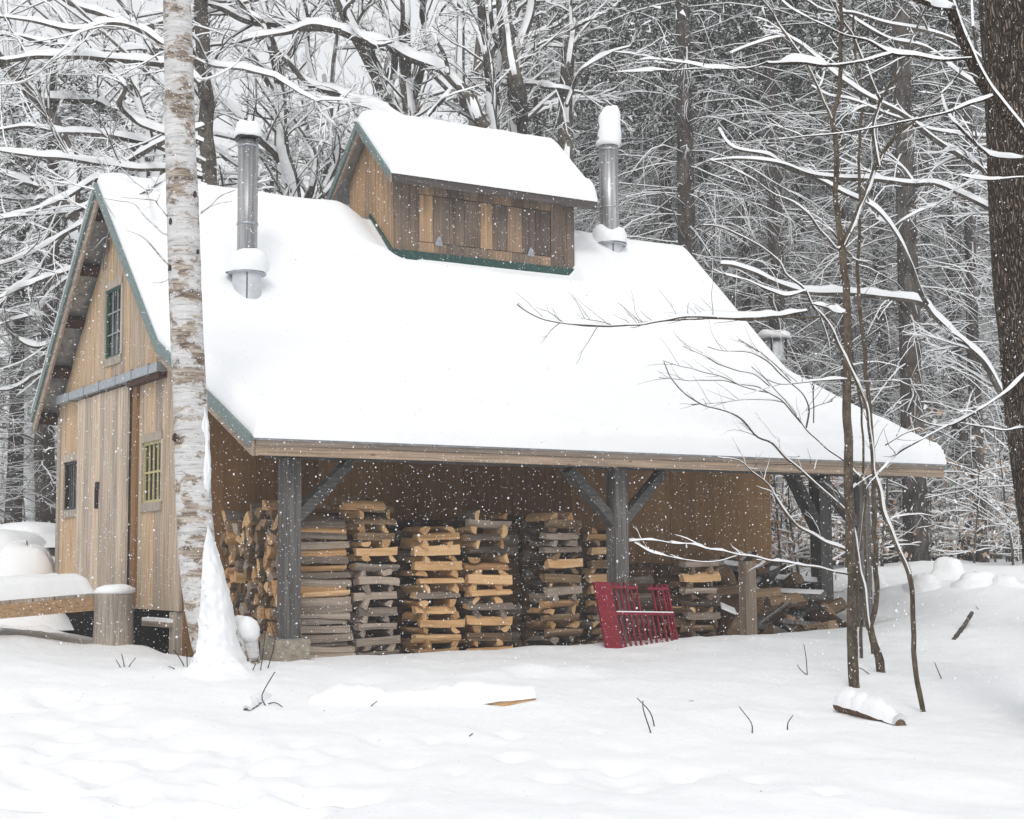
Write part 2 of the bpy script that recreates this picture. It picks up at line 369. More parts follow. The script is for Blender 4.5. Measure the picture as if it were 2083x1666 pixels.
# ------------------------------------------------------------------ the shack
sh = empty('sugar_shack', 'weathered plank sugar shack under deep roof snow with an open lean-to of firewood', 'shack', (0, 0, 0))
def rt(): return random.random()
def planks_v(b, pos, a0, a1, zb, ztop, cuts=(), wid=(.13, .24), th=.022, outer=-1, axis='y', skip=(), lo_t=0., hi_t=1.):
    """vertical boards along an axis on a wall plane, left out where `cuts` (a0,a1,z0,z1) open"""
    edges = {a0, a1}
    for c in cuts: edges |= {c[0], c[1]}
    ed = sorted(edges); bs_ = []
    for s0, s1 in zip(ed[:-1], ed[1:]):
        x = s0
        while x < s1 - 1e-6:
            wd = random.uniform(*wid); e = x + wd
            if s1 - e < wid[0] * .6: e = s1
            bs_.append((x, min(e, s1))); x = e
    for (p0, p1) in bs_:
        g = .0025; tn = random.uniform(lo_t, hi_t); o = random.uniform(0, .005)
        spans = [(zb, None)]
        for c in cuts:
            if p0 >= c[0] - 1e-6 and p1 <= c[1] + 1e-6:
                s2 = []
                for (u0, u1) in spans:
                    top = 99 if u1 is None else u1
                    if c[2] > u0 and c[3] < top: s2 += [(u0, c[2]), (c[3], u1)]
                    else: s2.append((u0, u1))
                spans = s2
        for (u0, u1) in spans:
            t0 = u1 if u1 is not None else float(ztop(p0 + g)); t1 = u1 if u1 is not None else float(ztop(p1 - g))
            if min(t0, t1) <= u0: continue
            pa, pb = pos + outer * (th + o), pos
            if axis == 'y':
                v = [(pa, p0 + g, u0), (pa, p1 - g, u0), (pa, p1 - g, t1), (pa, p0 + g, t0), (pb, p0 + g, u0), (pb, p1 - g, u0), (pb, p1 - g, t1), (pb, p0 + g, t0)]
            else:
                v = [(p0 + g, pa, u0), (p1 - g, pa, u0), (p1 - g, pa, t1), (p0 + g, pa, t0), (p0 + g, pb, u0), (p1 - g, pb, u0), (p1 - g, pb, t1), (p0 + g, pb, t0)]
            b.add(v, [(0, 1, 2, 3), (7, 6, 5, 4), (0, 4, 5, 1), (1, 5, 6, 2), (2, 6, 7, 3), (3, 7, 4, 0)], 0, tn)
under = lambda y: roof_z(y) - .12
Z0 = .262
WIN_U = (4.475, 5.055, 3.055, 3.85); WIN_L = (6.04, 6.62, 1.39, 1.975); WIN_R = (3.06, 3.665, 1.365, 2.005)
b = MB(); planks_v(b, GW, YW + .0, YK, Z0, under, (WIN_U, WIN_L, WIN_R)); 
o = b.build('wall', W_GABLE, sh)
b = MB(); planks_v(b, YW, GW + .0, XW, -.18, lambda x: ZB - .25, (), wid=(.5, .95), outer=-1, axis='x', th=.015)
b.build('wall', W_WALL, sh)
b = MB(); planks_v(b, XW, YW, YK, -.2, under, (), outer=1); b.build('wall', W_GABLE, sh)
b = MB(); planks_v(b, YK, GW, XW, -.2, lambda x: ZK + .0, (), outer=1, axis='x', th=.02); b.build('wall', W_GABLE, sh)
# backing so no light leaks between boards
b = MB()
b.box((GW + .03, YW + .03, Z0 + .0), (XW - .03, YK - .03, Z0 + .05)); b.build('floor', DARKIN, sh)
b = MB(); b.box((GW + .004, YW + .012, Z0), (GW + .014, YK, 1.36)); b.box((GW + .004, YW + .012, 2.02), (GW + .014, YK, 3.04))
b.box((GW + .004, YW + .012, 1.36), (GW + .014, 3.05, 2.02)); b.box((GW + .004, 3.68, 1.36), (GW + .014, 6.03, 2.02)); b.box((GW + .004, 6.63, 1.36), (GW + .014, YK, 2.02))
b.prism([(3.0, 3.04), (4.465, 3.04), (4.465, float(under(4.465)) - .02), (3.0, float(under(3.0)) - .02)], GW + .004, GW + .014)
b.prism([(5.065, 3.04), (6.3, 3.04), (5.065, float(under(5.065)) - .02)], GW + .004, GW + .014)
b.build('sheathing', DARKIN, sh)
# corner boards
b = MB(); b.box((GW - .05, YW - .02, Z0), (GW - .024, YW + .1, 2.6), tint=.8); b.build('corner_board', W_TRIM, sh)
b = MB(); b.box((GW - .045, YK - .09, .1), (GW - .026, YK + .015, 2.55), tint=.3); b.build('corner_board', W_TRIM, sh)
# crawl space: near-black sheet as the shade of the opening, posts below the gable
b = MB(); b.box((GW + .03, YW + .05, -.35), (GW + .07, YK, Z0 - .003)); b.build('crawl_space_shade', DARKIN, sh)
b = MB(); b.box((GW - .06, YW + .02, -.4), (GW + .15, YW + .2, Z0 - .01), tint=.2); b.build('foundation_post', W_TRIM, sh)
b = MB(); b.box((GW - .02, YK - .2, -.2), (GW + .15, YK, Z0 - .01), tint=.4); b.build('foundation_post', W_TRIM, sh)
# roof sheets (metal, with ribs), underside grey
b = MB(); th = .022
prof = [(-.03, ZE - .014), (YB, ZB), (YR, ZR), (YKE, ZK)]
for (p, q_) in zip(prof[:-1], prof[1:]):
    b.prism([(p[0], p[1]), (q_[0], q_[1]), (q_[0], q_[1] - th), (p[0], p[1] - th)], .0, XR)
for k in range(int(XR / .22) + 1):
    x = .09 + k * .22
    if x > XR - .03: break
    z0 = ZE - .012; b.prism([(-.045, z0 - .008), (-.045, z0 + .028), (.25, z0 + .15), (.25, z0 + .1)], x - .014, x + .014)
roof = b.build('roof', ROOFM, sh)
# purlins running the length, ends showing below the back slope
for k, d in enumerate((.22, .78, 1.34, 1.9, 2.45)):
    y = YR + d; z = ZR - MS * d - .03
    b = MB(); dr = A([0, 1, -MS]) / math.hypot(1, MS)
    b.beam((.035, y, z - .055), (GW - .03, y, z - .055), .13, .09, up=(0, MS, 1)); b.build('purlin', W_PURLIN, sh)
for d in (.3, 1.2, 1.95):
    b = MB(); y = YR - d; z = ZR - MS * d - .03
    b.beam((.035, y, z - .05), (GW - .03, y, z - .05), .1, .08, up=(0, -MS, 1)); b.build('purlin', W_PURLIN, sh)
for y in (.45, 1.15, 1.85):
    b = MB(); z = float(roof_z(y)) - .028
    b.beam((.04, y, z - .045), (XR - .04, y, z - .045), .09, .08, up=(0, -LS, 1)); b.build('purlin', W_PURLIN, sh)
# rake trims: green metal cap over board
def rake(xa, xb, p, q_, h0, h1, mat, name, tint=.5):
    b = MB(); b.prism([(p[0], p[1] - h0), (q_[0], q_[1] - h0), (q_[0], q_[1] - h1), (p[0], p[1] - h1)], xa, xb, 0, tint); return b.build(name, mat, sh)
P0, P1, P2, P3 = (0., ZE), (YB, ZB), (YR, ZR), (YKE, ZK)
for (xa, xb, xc) in ((-.03, -.0, .03), (XR + .03, XR, XR - .03)):
    lo_, hi_ = min(xa, xb), max(xa, xb); l2, h2 = (xb + .001, xc) if xa < xb else (xc, xb - .001)
    for (p, q_, h) in ((P0, P1, .085), (P1, P2, .095), (P2, P3, .10)):
        rake(lo_, hi_, p, q_, -.015, h, GREEN, 'rake_flashing')
        rake(l2, h2, p, q_, .024, h + (.085 if p is not P2 else .14), W_TRIMY, 'rake_board', .6)
# eave fascia: two stepped boards
b = MB(); b.box((.032, -.028, ZE - .082), (XR - .032, -.004, ZE - .014), tint=.25); b.build('eave_fascia', W_TRIMX, sh)
b = MB(); b.box((.032, -.018, ZE - .165), (XR - .032, .012, ZE - .084), tint=.8); b.build('eave_board', W_TRIMX, sh)
b = MB(); b.box((.05, YKE - .03, ZK - .12), (XR - .05, YKE - .005, ZK - .025), tint=.3); b.build('eave_board', W_TRIMX, sh)
# header beam and posts with braces
b = MB(); b.box((.3, .27, ZE - .16), (XR - .25, .42, ZE + .02), tint=.4); b.build('header_beam', W_POSTX, sh)
POSTX = [.495, 4.035, 7.35]
for i, x in enumerate(POSTX):
    zb = .075 if i == 0 else -.35
    b = MB(); b.box((x - .075, .24, zb), (x + .075, .41, ZE - .16), tint=.3 + .2 * i); b.build('post', W_POST, sh)
    for sgn in (-1, 1):
        if i == 0 and sgn < 0: continue
        if i == 2 and sgn > 0: continue
        b = MB(); b.beam((x + sgn * .05, .335, ZE - .70), (x + sgn * .58, .335, ZE - .18), .09, .13, up=(0, 1, 0)); b.build('brace', W_POSTX, sh)
b = MB(); b.box((7.62, 1.25, -.3), (7.80, 1.43, 2.2), tint=.1); b.build('post', W_POST, sh)
b = MB(); b.beam((7.65, 1.34, 1.1), (7.25, 1.34, 1.75), .09, .16, up=(0, 1, 0)); b.build('brace', W_POSTX, sh)
b = MB(); b.box((.30, .18, -.3), (.635, .49, .065)); o = b.build('footing_block', CONC, sh)
b = MB(); b.box((.34, .22, .066), (.62, .46, .072)); b.build('post_plate', GALV, o)
# sliding doors, track, handle
b = MB(); planks_v(b, GW - .062, 5.0 + .003, 5.9, .30, lambda y: 2.66, (), wid=(.13, .2), th=.02, outer=-1); b.build('door', W_DOOR, sh)
b = MB(); planks_v(b, GW - .062, 4.02, 5.0 - .003, .30, lambda y: 2.66, (), wid=(.13, .2), th=.02, outer=-1); d2 = b.build('door', W_DOOR, sh)
b = MB(); b.box((GW - .125, 5.02, 1.36), (GW - .085, 5.05, 1.60)); b.box((GW - .115, 5.0, 1.58), (GW - .083, 5.07, 1.66)); b.build('handle', IRON, d2)
b = MB(); b.box((GW - .061, 3.8, .3), (GW - .03, 3.93, 2.64), tint=.3); b.build('door_jamb', W_WALL, sh)
b = MB(); b.box((GW - .14, 2.93, 2.69), (GW - .045, 6.66, 2.785)); tr = b.build('door_track', TRACK, sh)
for y in (3.2, 3.75, 4.3, 4.9, 5.5, 6.1):
    b = MB(); b.box((GW - .146, y, 2.675), (GW - .03, y + .018, 2.80)); b.build('track_bracket', GALV, tr)
b = MB(); b.box((GW - .12, 2.93, 2.63), (GW - .04, 3.95, 2.688), tint=.2); b.build('track_board', W_PURLIN, sh)
# windows
def window(c, frame_mat, bars_y, bars_z, barmat, trim_w=.09, glass=GLASSD, sill=True, barw=.022):
    y0, y1, z0, z1 = c
    root = MB(); x = GW
    root.box((x - .045, y0 - .02, z1), (x - .026, y1 + .02, z1 + trim_w), tint=rt()); root.box((x - .045, y0 - .02, z0 - trim_w), (x - .026, y1 + .02, z0), tint=rt())
    root.box((x - .042, y0 - trim_w * .7, z0), (x - .026, y0, z1), tint=rt()); root.box((x - .042, y1, z0), (x - .026, y1 + trim_w * .7, z1), tint=rt())
    wdo = root.build('window', W_TRIM, sh)
    f = MB(); t_ = .03
    f.box((x - .02, y0, z0), (x + .002, y0 + t_, z1)); f.box((x - .02, y1 - t_, z0), (x + .002, y1, z1)); f.box((x - .02, y0 + t_, z0), (x + .002, y1 - t_, z0 + t_)); f.box((x - .02, y0 + t_, z1 - t_), (x + .002, y1 - t_, z1))
    f.build('sash', frame_mat, wdo)
    m = MB()
    for k in range(bars_y): yy = y0 + t_ + (y1 - y0 - 2 * t_) * (k + 1) / (bars_y + 1); m.box((x - .014, yy - barw / 2, z0 + t_), (x - .002, yy + barw / 2, z1 - t_))
    for k in range(bars_z): zz = z0 + t_ + (z1 - z0 - 2 * t_) * (k + 1) / (bars_z + 1); m.box((x - .0155, y0 + t_, zz - barw / 2), (x - .0035, y1 - t_, zz + barw / 2))
    if m.n: m.build('muntins', barmat, wdo)
    g = MB(); g.box((x + .003, y0 + .002, z0 + .002), (x + .009, y1 - .002, z1 - .002)); g.build('pane', glass, wdo)
window(WIN_U, GRN_P, 2, 2, TRACK, barw=.014)
window(WIN_L, IRON, 2, 0, IRON, barw=.01)
window(WIN_R, YEL, 3, 1, YEL, barw=.022)

# cupola (ventilation monitor)
CX0, CX1, CY0 = 3.445, 6.01, 3.995; CY1 = 2 * YR - CY0; CZE, CZR = 5.38, 6.158; CS = (CZR - CZE) / (YR - 3.76)
cu_z = lambda y: CZR - CS * abs(y - YR) - .05
b = MB(); planks_v(b, CX0, CY0, CY1, 4.3, cu_z, (), wid=(.13, .2), lo_t=.5, axis='y'); cw = b.build('cupola_wall', W_CUP, sh)
FL = (3.756, 5.67, 4.60, 5.195)
b = MB(); planks_v(b, CY0, CX0 - .022, CX1 + .022, 4.4, lambda x: cu_z(CY0) + .1, (FL,), wid=(.17, .27), axis='x', lo_t=.1, hi_t=.7); b.build('cupola_wall', W_CUP, sh)
b = MB(); planks_v(b, CY0 + .006, FL[0] + .01, FL[1] - .01, FL[2] + .01, lambda x: FL[3] - .01, (), wid=(.16, .25), axis='x'); vf = b.build('vent_flap', W_CUP, sh)
for xx in (4.03, 5.36):
    b = MB(); b.prism([(xx - .05, 4.575), (xx + .05, 4.575), (xx + .05, 4.6), (xx + .012, 4.69), (xx - .012, 4.69), (xx - .05, 4.6)], CY0 - .035, CY0 - .026, axis=1); b.build('hinge', GALV, vf)
b = MB(); planks_v(b, CX1, CY0, CY1, 4.4, cu_z, (), outer=1); b.build('cupola_wall', W_CUP, sh)
b = MB(); planks_v(b, CY1, CX0, CX1, 4.3, lambda x: cu_z(CY1), (), outer=1, axis='x'); b.build('cupola_wall', W_CUP, sh)
b = MB(); b.box((CX0 + .02, CY0 + .02, 4.5), (CX1 - .02, CY1 - .02, 5.35)); b.build('cupola_lining', DARKIN, sh)
b = MB(); b.box((CX0 - .04, CY0 - .05, 4.36), (CX1 + .03, CY0 - .028, 4.475)); 
b.prism([(CY0 - .028, 4.35), (CY0 - .028, 4.46), (YR, 5.03), (YR, 4.92)], CX0 - .05, CX0 - .029); b.build('cupola_flashing', DGREEN, sh)
RX0, RX1, CYE = 3.24, 6.22, 3.735
cz = lambda y: CZR - CS * abs(y - YR)
b = MB()
for s_ in (-1, 1):
    ye = YR + s_ * (YR - CYE); b.prism([(YR, CZR), (ye, cz(ye)), (ye, cz(ye) - .02), (YR, CZR - .02)], RX0, RX1)
k = 0
while RX0 + .08 + k * .22 < RX1 - .03:
    x = RX0 + .08 + k * .22; z0 = cz(CYE); b.prism([(CYE - .03, z0 - .01), (CYE - .03, z0 + .022), (CYE + .2, z0 + .2), (CYE + .2, z0 + .15)], x - .013, x + .013); k += 1
b.build('cupola_roof', ROOFM, sh)
for s_ in (-1, 1):
    ye = YR + s_ * (YR - CYE)
    for (xa, xb) in ((RX0 - .03, RX0), (RX1, RX1 + .03)):
        b = MB(); b.prism([(YR, CZR + .012), (ye, cz(ye) + .012), (ye, cz(ye) - .085), (YR, CZR - .095)], xa, xb); b.build('cupola_rake_flashing', GREEN, sh)
    b = MB(); b.prism([(YR, CZR - .024), (ye, cz(ye) - .024), (ye, cz(ye) - .13), (YR, CZR - .15)], RX0 + .002, RX0 + .03, tint=.5); b.build('cupola_rake_board', W_TRIMY, sh)
b = MB(); b.box((RX0 + .031, CYE - .02, cz(CYE) - .13), (RX1 - .002, CYE + .003, cz(CYE) - .02), tint=.4); b.build('cupola_fascia', W_DARKX, sh)

# snow slabs
def slab(name, x0, x1, ya, yb, zf, T, thick, parent, R=.17, dx=.06, sm=.12):
    def ax(a, c):
        e = A([0, .006, .02, .04, .065, .095, .13, .17]); mid = np.arange(a + .22, c - .2, dx)
        return np.concatenate([a + e, mid, (c - e)[::-1]])
    xs = ax(x0, x1); ys = ax(ya, yb); Xg, Yg = np.meshgrid(xs, ys, indexing='ij')
    zb_ = zf(Yg); zs = sum(zf(np.clip(Yg + o_, ya, yb)) * w_ for o_, w_ in ((-sm, .15), (-sm / 2, .2), (0, .3), (sm / 2, .2), (sm, .15)))
    d = np.minimum.reduce([Xg - x0, x1 - Xg, Yg - ya, yb - Yg]); dd = np.clip(d / R, 0, 1)
    th_ = T * np.sqrt(1 - (1 - dd) ** 2) * thick(Xg, Yg)
    lump = (.045 * fbm(Xg * .8, Yg * .8) + .014 * fbm(Xg * 4, Yg * 4)) * dd
    blend = sstep(d / .12)
    Zt = zb_ * (1 - blend) + zs * blend + th_ + lump * np.clip(th_ / T * 1.2, 0, 1)
    # the slab bulges a little past its foot
    bul = (.035 + .03 * vnoise(Xg * 2.2, Xg * 0) + .02 * vnoise(Xg * 8, Xg * 0 + 3)) * np.sin(np.pi * np.clip(dd * 1.15, 0, 1)) * (Yg < ya + .1)
    n1, n2 = Xg.shape; top = np.stack([Xg, Yg - bul, np.maximum(Zt, zb_ + .004)], -1).reshape(-1, 3)
    bot = np.stack([Xg, Yg, zb_ + .002], -1).reshape(-1, 3)
    I, J = np.meshgrid(np.arange(n1 - 1), np.arange(n2 - 1), indexing='ij'); q_ = (I * n2 + J).ravel(); m_ = n1 * n2
    F1 = np.stack([q_, q_ + n2, q_ + n2 + 1, q_ + 1], 1); F2 = F1[:, ::-1] + m_
    per = [(i, 0) for i in range(n1)] + [(n1 - 1, j) for j in range(1, n2)] + [(i, n2 - 1) for i in range(n1 - 2, -1, -1)] + [(0, j) for j in range(n2 - 2, 0, -1)]
    pi_ = [i * n2 + j for i, j in per]; F3 = [(a_, b_, b_ + m_, a_ + m_) for a_, b_ in zip(pi_, pi_[1:] + pi_[:1])]
    b = MB(); b.add(np.concatenate([top, bot]), list(map(tuple, F1)) + list(map(tuple, F2)) + [f[::-1] for f in F3]); return b.build(name, SNOWR, parent, True)
def thick_main(x, y):
    t = np.ones_like(x)
    # scoured hollow along the cupola's left wall and foot
    front = sstep((y - 3.55) / .4) * sstep((YR + .25 - y) / .3)
    t = t * (1 - .93 * front * sstep(1 - (CX0 - .02 - x) / .55) * (x < CX0 + .3) * sstep((y - 3.7) / .35))
    infr = sstep((x - CX0 + .25) / .25) * sstep((CX1 + .1 - x) / .2)
    t = t * (1 - .9 * infr * sstep((y - (CY0 - .42)) / .36) * sstep((CY1 + .3 - y) / .2))
    return t
slab('roof_snow', .004, XR - .004, -.05, YKE, roof_z, .225, thick_main, sh)
slab('cupola_snow', RX0, RX1, CYE - .035, 2 * YR - CYE + .03, lambda y: CZR - CS * np.abs(y - YR), .25, lambda x, y: np.ones_like(x), sh, R=.19)
b = MB(); b.beam((-.026, YR + .03, ZR + .02), (-.026, YKE, ZK + .02), .02, .012); b.build('rake_snow', SNOWR, sh)

# stove pipes
def chimney(u, v, off, rp, rb, zc, ztop, capkind, label):
    P = on_plane(u, v, (0, -MS, 1), ZB - MS * YB + .2); P = P + A([0, off, 0]); zg = float(roof_z(P[1])) + .2
    base = float(roof_z(P[1])) - .2
    r_ = MB(); r_.lathe((P[0], P[1], base), [(rp, .1), (rp, P[2] + ztop - base)], 24); ch = r_.build('chimney', PIPE, sh, True)
    f = MB(); f.lathe((P[0], P[1], base), [(rb * .86, 0), (rb * .84, P[2] + zc - base - .02)], 28, cap=False); fc = f.build('flashing_cone', FLASH, ch, True)
    sm_ = MB(); sv = -FW * .98 + RT * .18; sv[2] = 0; q_ = A([P[0], P[1], base]) + sv / np.linalg.norm(sv) * rb * .85; sm_.beam(q_, q_ + A([0, 0, P[2] + zc - base - .03]), .012, .008, up=tuple(sv)); sm_.build('seam', IRON, fc)
    c = MB(); z = P[2] + zc; c.lathe((P[0], P[1], z), [(rb * 1.1, -.035), (rb * 1.12, -.02), (rb * .6, .05), (rp, .08)], 28); c.build('storm_collar', GALV, ch, True)
    s = MB(); s.lathe((P[0], P[1], z), [(rb * 1.13, -.015), (rb * 1.19, .03), (rb * 1.16, .10), (rb * 1.02, .165), (rb * .8, .20), (rp * .95, .225)], 28, cap=False, wob=.05)
    s.build('collar_snow', SNOW, ch, True)
    h_ = ztop - zc; bnd = MB()
    bnd.lathe((P[0], P[1], P[2] + zc + h_ * .36), [(rp, -.012), (rp + .008, -.01), (rp + .008, .01), (rp, .012)], 24, cap=False); bnd.build('pipe_band', GALV, ch, True); bnd = MB()
    bnd.lathe((P[0], P[1], P[2] + ztop - .06), [(rp, -.012), (rp + .006, -.01), (rp + .006, .01), (rp, .012)], 24, cap=False); bnd.build('pipe_band', GALV, ch, True)
    zt = P[2] + ztop
    if capkind == 0:
        c = MB(); c.lathe((P[0], P[1], zt), [(rp * .7, -.0), (rp * .9, .03), (rp * 1.32, .02), (rp * 1.34, .035), (rp * .9, .1), (.02, .13)], 20); c.build('rain_cap', IRON, ch, True)
        s = MB(); s.lathe((P[0], P[1], zt + .035), [(rp * 1.3, 0), (rp * 1.34, .05), (rp * 1.22, .12), (rp * .85, .17), (.02, .19)], 24, wob=.05); s.build('cap_snow', SNOW, ch, True)
    else:
        c = MB(); c.lathe((P[0], P[1], zt), [(rp * 1.02, 0), (rp * 1.16, .02), (rp * 1.13, .2), (rp * 1.08, .3)], 24); c.build('rain_cap', GALV, ch, True)
        s = MB(); s.lathe((P[0], P[1], zt), [(rp * 1.2, 0.0), (rp * 1.27, .05), (rp * 1.2, .10), (rp * 1.24, .16), (rp * 1.17, .24), (rp * 1.12, .36), (rp * 1.14, .42), (rp * .95, .49), (rp * .5, .53), (.02, .54)], 24, wob=.045); s.build('cap_snow', SNOW, ch, True)
    ch['label'] = label
    return P
chimney(512, 611, .14, .108, .185, .33, 1.75, 0, 'steel stove pipe with a round snow hat left of the cupola')
chimney(1255, 516, .16, .132, .205, .17, 1.50, 1, 'steel stove pipe wrapped in packed snow right of the cupola')

# ------------------------------------------------------------------ props round the shack
def tri_tube(b, P, r, sides=5, mi=0, cap=True, flare=None):
    """tapered round limb through the points P"""
    P = np.asarray(P, float); n = len(P); r = np.broadcast_to(np.asarray(r, float), (n,))
    d = np.gradient(P, axis=0); d /= np.linalg.norm(d, axis=1)[:, None] + 1e-9
    ref = np.where(np.abs(d[:, 2:3]) > .9, A([[1., 0, 0]]), A([[0, 0, 1.]]))
    if np.abs(d[:, 2]).max() > .9: ref = np.repeat(A([[1., .03, 0]]), n, 0)
    s = np.cross(d, ref); s /= np.linalg.norm(s, axis=1)[:, None] + 1e-9; u = np.cross(s, d)
    a = 2 * np.pi * np.arange(sides) / sides
    V = P[:, None, :] + r[:, None, None] * (np.cos(a)[None, :, None] * s[:, None, :] + np.sin(a)[None, :, None] * u[:, None, :])
    F = [(j * sides + i, (j + 1) * sides + i, (j + 1) * sides + (i + 1) % sides, j * sides + (i + 1) % sides) for j in range(n - 1) for i in range(sides)]
    if cap and sides > 4: F += [tuple(range(sides)), tuple(range((n - 1) * sides, n * sides))[::-1]]
    b.add(V.reshape(-1, 3), F, mi)
def snow_strip(b, P, r, h, lump=.5, mi=0, side=None, seed=None):
    """snow lying along the top of a limb; `side` leans it to the wind side of upright stems"""
    P = np.asarray(P, float); n = len(P); r = np.broadcast_to(np.asarray(r, float), (n,))
    d = np.gradient(P, axis=0); d /= np.linalg.norm(d, axis=1)[:, None] + 1e-9
    z = A([0, 0, 1.]); hz = np.sqrt(np.clip(1 - d[:, 2] ** 2, 0, 1))
    s = np.cross(d, z); s /= np.linalg.norm(s, axis=1)[:, None] + 1e-6; u = np.cross(s, d)
    if side is not None:
        sv = A(side, float); u2 = sv - (d @ sv)[:, None] * d; mixf = sstep((np.abs(d[:, 2]) - .5) / .45)[:, None]
        u = u * (1 - mixf) + mixf * u2 / (np.linalg.norm(u2, axis=1)[:, None] + 1e-6); s = np.cross(d, u); hz = np.maximum(hz, .45)
    o = random.random() * 50; k = np.arange(n)
    L = np.concatenate([[0], np.cumsum(np.linalg.norm(np.diff(P, axis=0), axis=1))])
    if lump >= .6:
        pk = vnoise(L * 3.2 + o, L * 0 + o) * 1.6 + vnoise(L * 9 + o, L * 0) * .7
        lf = np.clip(.32 + lump * np.maximum(pk, -.25) * 1.5, .1, 2.6)
    else: lf = 1 + lump * 2.2 * vnoise(L * 5 + o, L * 0 + o) + lump * .8 * vnoise(L * 14 + o, L * 0)
    tp = np.clip(L / max(L[-1], .01) / .12, 0, 1) * np.clip((L[-1] - L) / max(L[-1], .01) / .3, .15, 1)
    hh = h * np.clip(hz, 0, 1) ** 1.3 * np.clip(lf, .1, 3) * (.25 + .75 * tp)
    W = r * 1.08 + hh * .12
    sec = [(-1, 0, 0), (-.85, .6, .55), (0, 1, 1), (.85, .6, .55), (1, 0, 0)]
    V = np.stack([P + s * (a_ * W)[:, None] + u * (r * b_ * .9 + hh * c_)[:, None] for a_, b_, c_ in sec], 1)
    F = [(j * 5 + i, j * 5 + i + 1, (j + 1) * 5 + i + 1, (j + 1) * 5 + i) for j in range(n - 1) for i in range(4)]
    F += [(0, 1, 2, 3, 4), tuple(range((n - 1) * 5, n * 5))[::-1]]
    b.add(V.reshape(-1, 3), F, mi)
def smooth_path(P, k=4):
    P = np.asarray(P, float)
    if len(P) < 3: k = max(k, 3)
    E_ = np.vstack([2 * P[0] - P[1], P, 2 * P[-1] - P[-2]]); out = []
    for i in range(1, len(E_) - 2):
        p0, p1, p2, p3 = E_[i - 1:i + 3]
        for t in np.arange(k) / k:
            out.append(.5 * ((2 * p1) + (-p0 + p2) * t + (2 * p0 - 5 * p1 + 4 * p2 - p3) * t * t + (-p0 + 3 * p1 - 3 * p2 + p3) * t ** 3))
    out.append(P[-1]); return A(out)

# snow-covered ramp up to the doors
rp = empty('door_ramp', 'long plank ramp under thick snow leading up to the barn doors', 'ramp', (-1.2, 3.6, 0))
RA, RB = A([-.42, 2.93, .345]), A([-3.1, 2.25, .20])
b = MB(); b.beam(RA, RB, .06, .13, mi=0, tint=.6); b.build('ramp_beam', W_RAMP, rp)
RC, RD = A([-.25, 4.7, .40]), A([-3.1, 4.3, .22])
b = MB(); n_ = 12
for i in range(n_):
    t0, t1 = i / n_, (i + .97) / n_
    a0, a1 = RA + (RB - RA) * t0, RA + (RB - RA) * t1; c0, c1 = RC + (RD - RC) * t0, RC + (RD - RC) * t1
    z = A([0, 0, .067]); z2 = A([0, 0, .1])
    b.add([a0 + z, a1 + z, c1 + z, c0 + z, a0 + z2, a1 + z2, c1 + z2, c0 + z2], [(0, 3, 2, 1), (4, 5, 6, 7), (0, 1, 5, 4), (1, 2, 6, 5), (2, 3, 7, 6), (3, 0, 4, 7)], 0, rt())
b.build('ramp_deck', W_TRIM, rp)
b = MB(); nu, nv = 60, 30; vv = []
for i in range(nu):
    for j in range(nv):
        t, s_ = i / (nu - 1), j / (nv - 1); p = (RA * (1 - t) + RB * t) * (1 - s_) + (RC * (1 - t) + RD * t) * s_
        e = min(sstep(min(t, 1 - t) * 22), math.sqrt(max(0, 1 - (1 - min(1, min(s_, 1 - s_) * 9)) ** 2)))
        y_ = p[1] - .03 * math.sin(math.pi * min(1, s_ * 7)) * (s_ < .3)
        vv.append((p[0], y_, p[2] + .102 + .155 * e * (1 + .35 * float(fbm(p[0] * 1.3, p[1] * 1.5)) + .12 * math.sin(t * 5))))
b.add(vv, [(i * nv + j, (i + 1) * nv + j, (i + 1) * nv + j + 1, i * nv + j + 1) for i in range(nu - 1) for j in range(nv - 1)]); b.build('ramp_snow', SNOW, rp, True)
settle(rp)
# chopping-block stump at the ramp's end
sp = on_plane(233, 1300, (1, 0, 0), -.28); sp = A([-.28, sp[1] + .05, 0])
st = empty('log_post', 'upright round log with a snow cap beside the ramp end', 'log', (sp[0], sp[1], 0))
b = MB(); b.lathe((sp[0], sp[1], -.25), [(.205, 0), (.2, .15), (.19, .4), (.187, .69)], 28, wob=.015); b.build('log_body', W_TRIM, st)
b = MB(); b.lathe((sp[0], sp[1], .441), [(.19, 0), (.2, .02), (.185, .06), (.12, .085), (.02, .092)], 28, wob=.02); b.build('snow_cap', SNOW, st, True)
settle(st)
# beams lying under the floor, seen in the dark gap
for k, (y, z, lab) in enumerate(((3.0, .10, 'snow-dusted plank stored in the dark gap under the gable wall'),)):
    b = MB(); b.box((GW - .1, y - .45, z), (GW + .0, y + .4, z + .05), tint=.3); b.box((GW - .1, y - .44, z + .051), (GW - .005, y + .39, z + .085), mi=1)
    tag(b.build('stored_plank', [W_TRIMY, SNOW]), lab, 'plank')

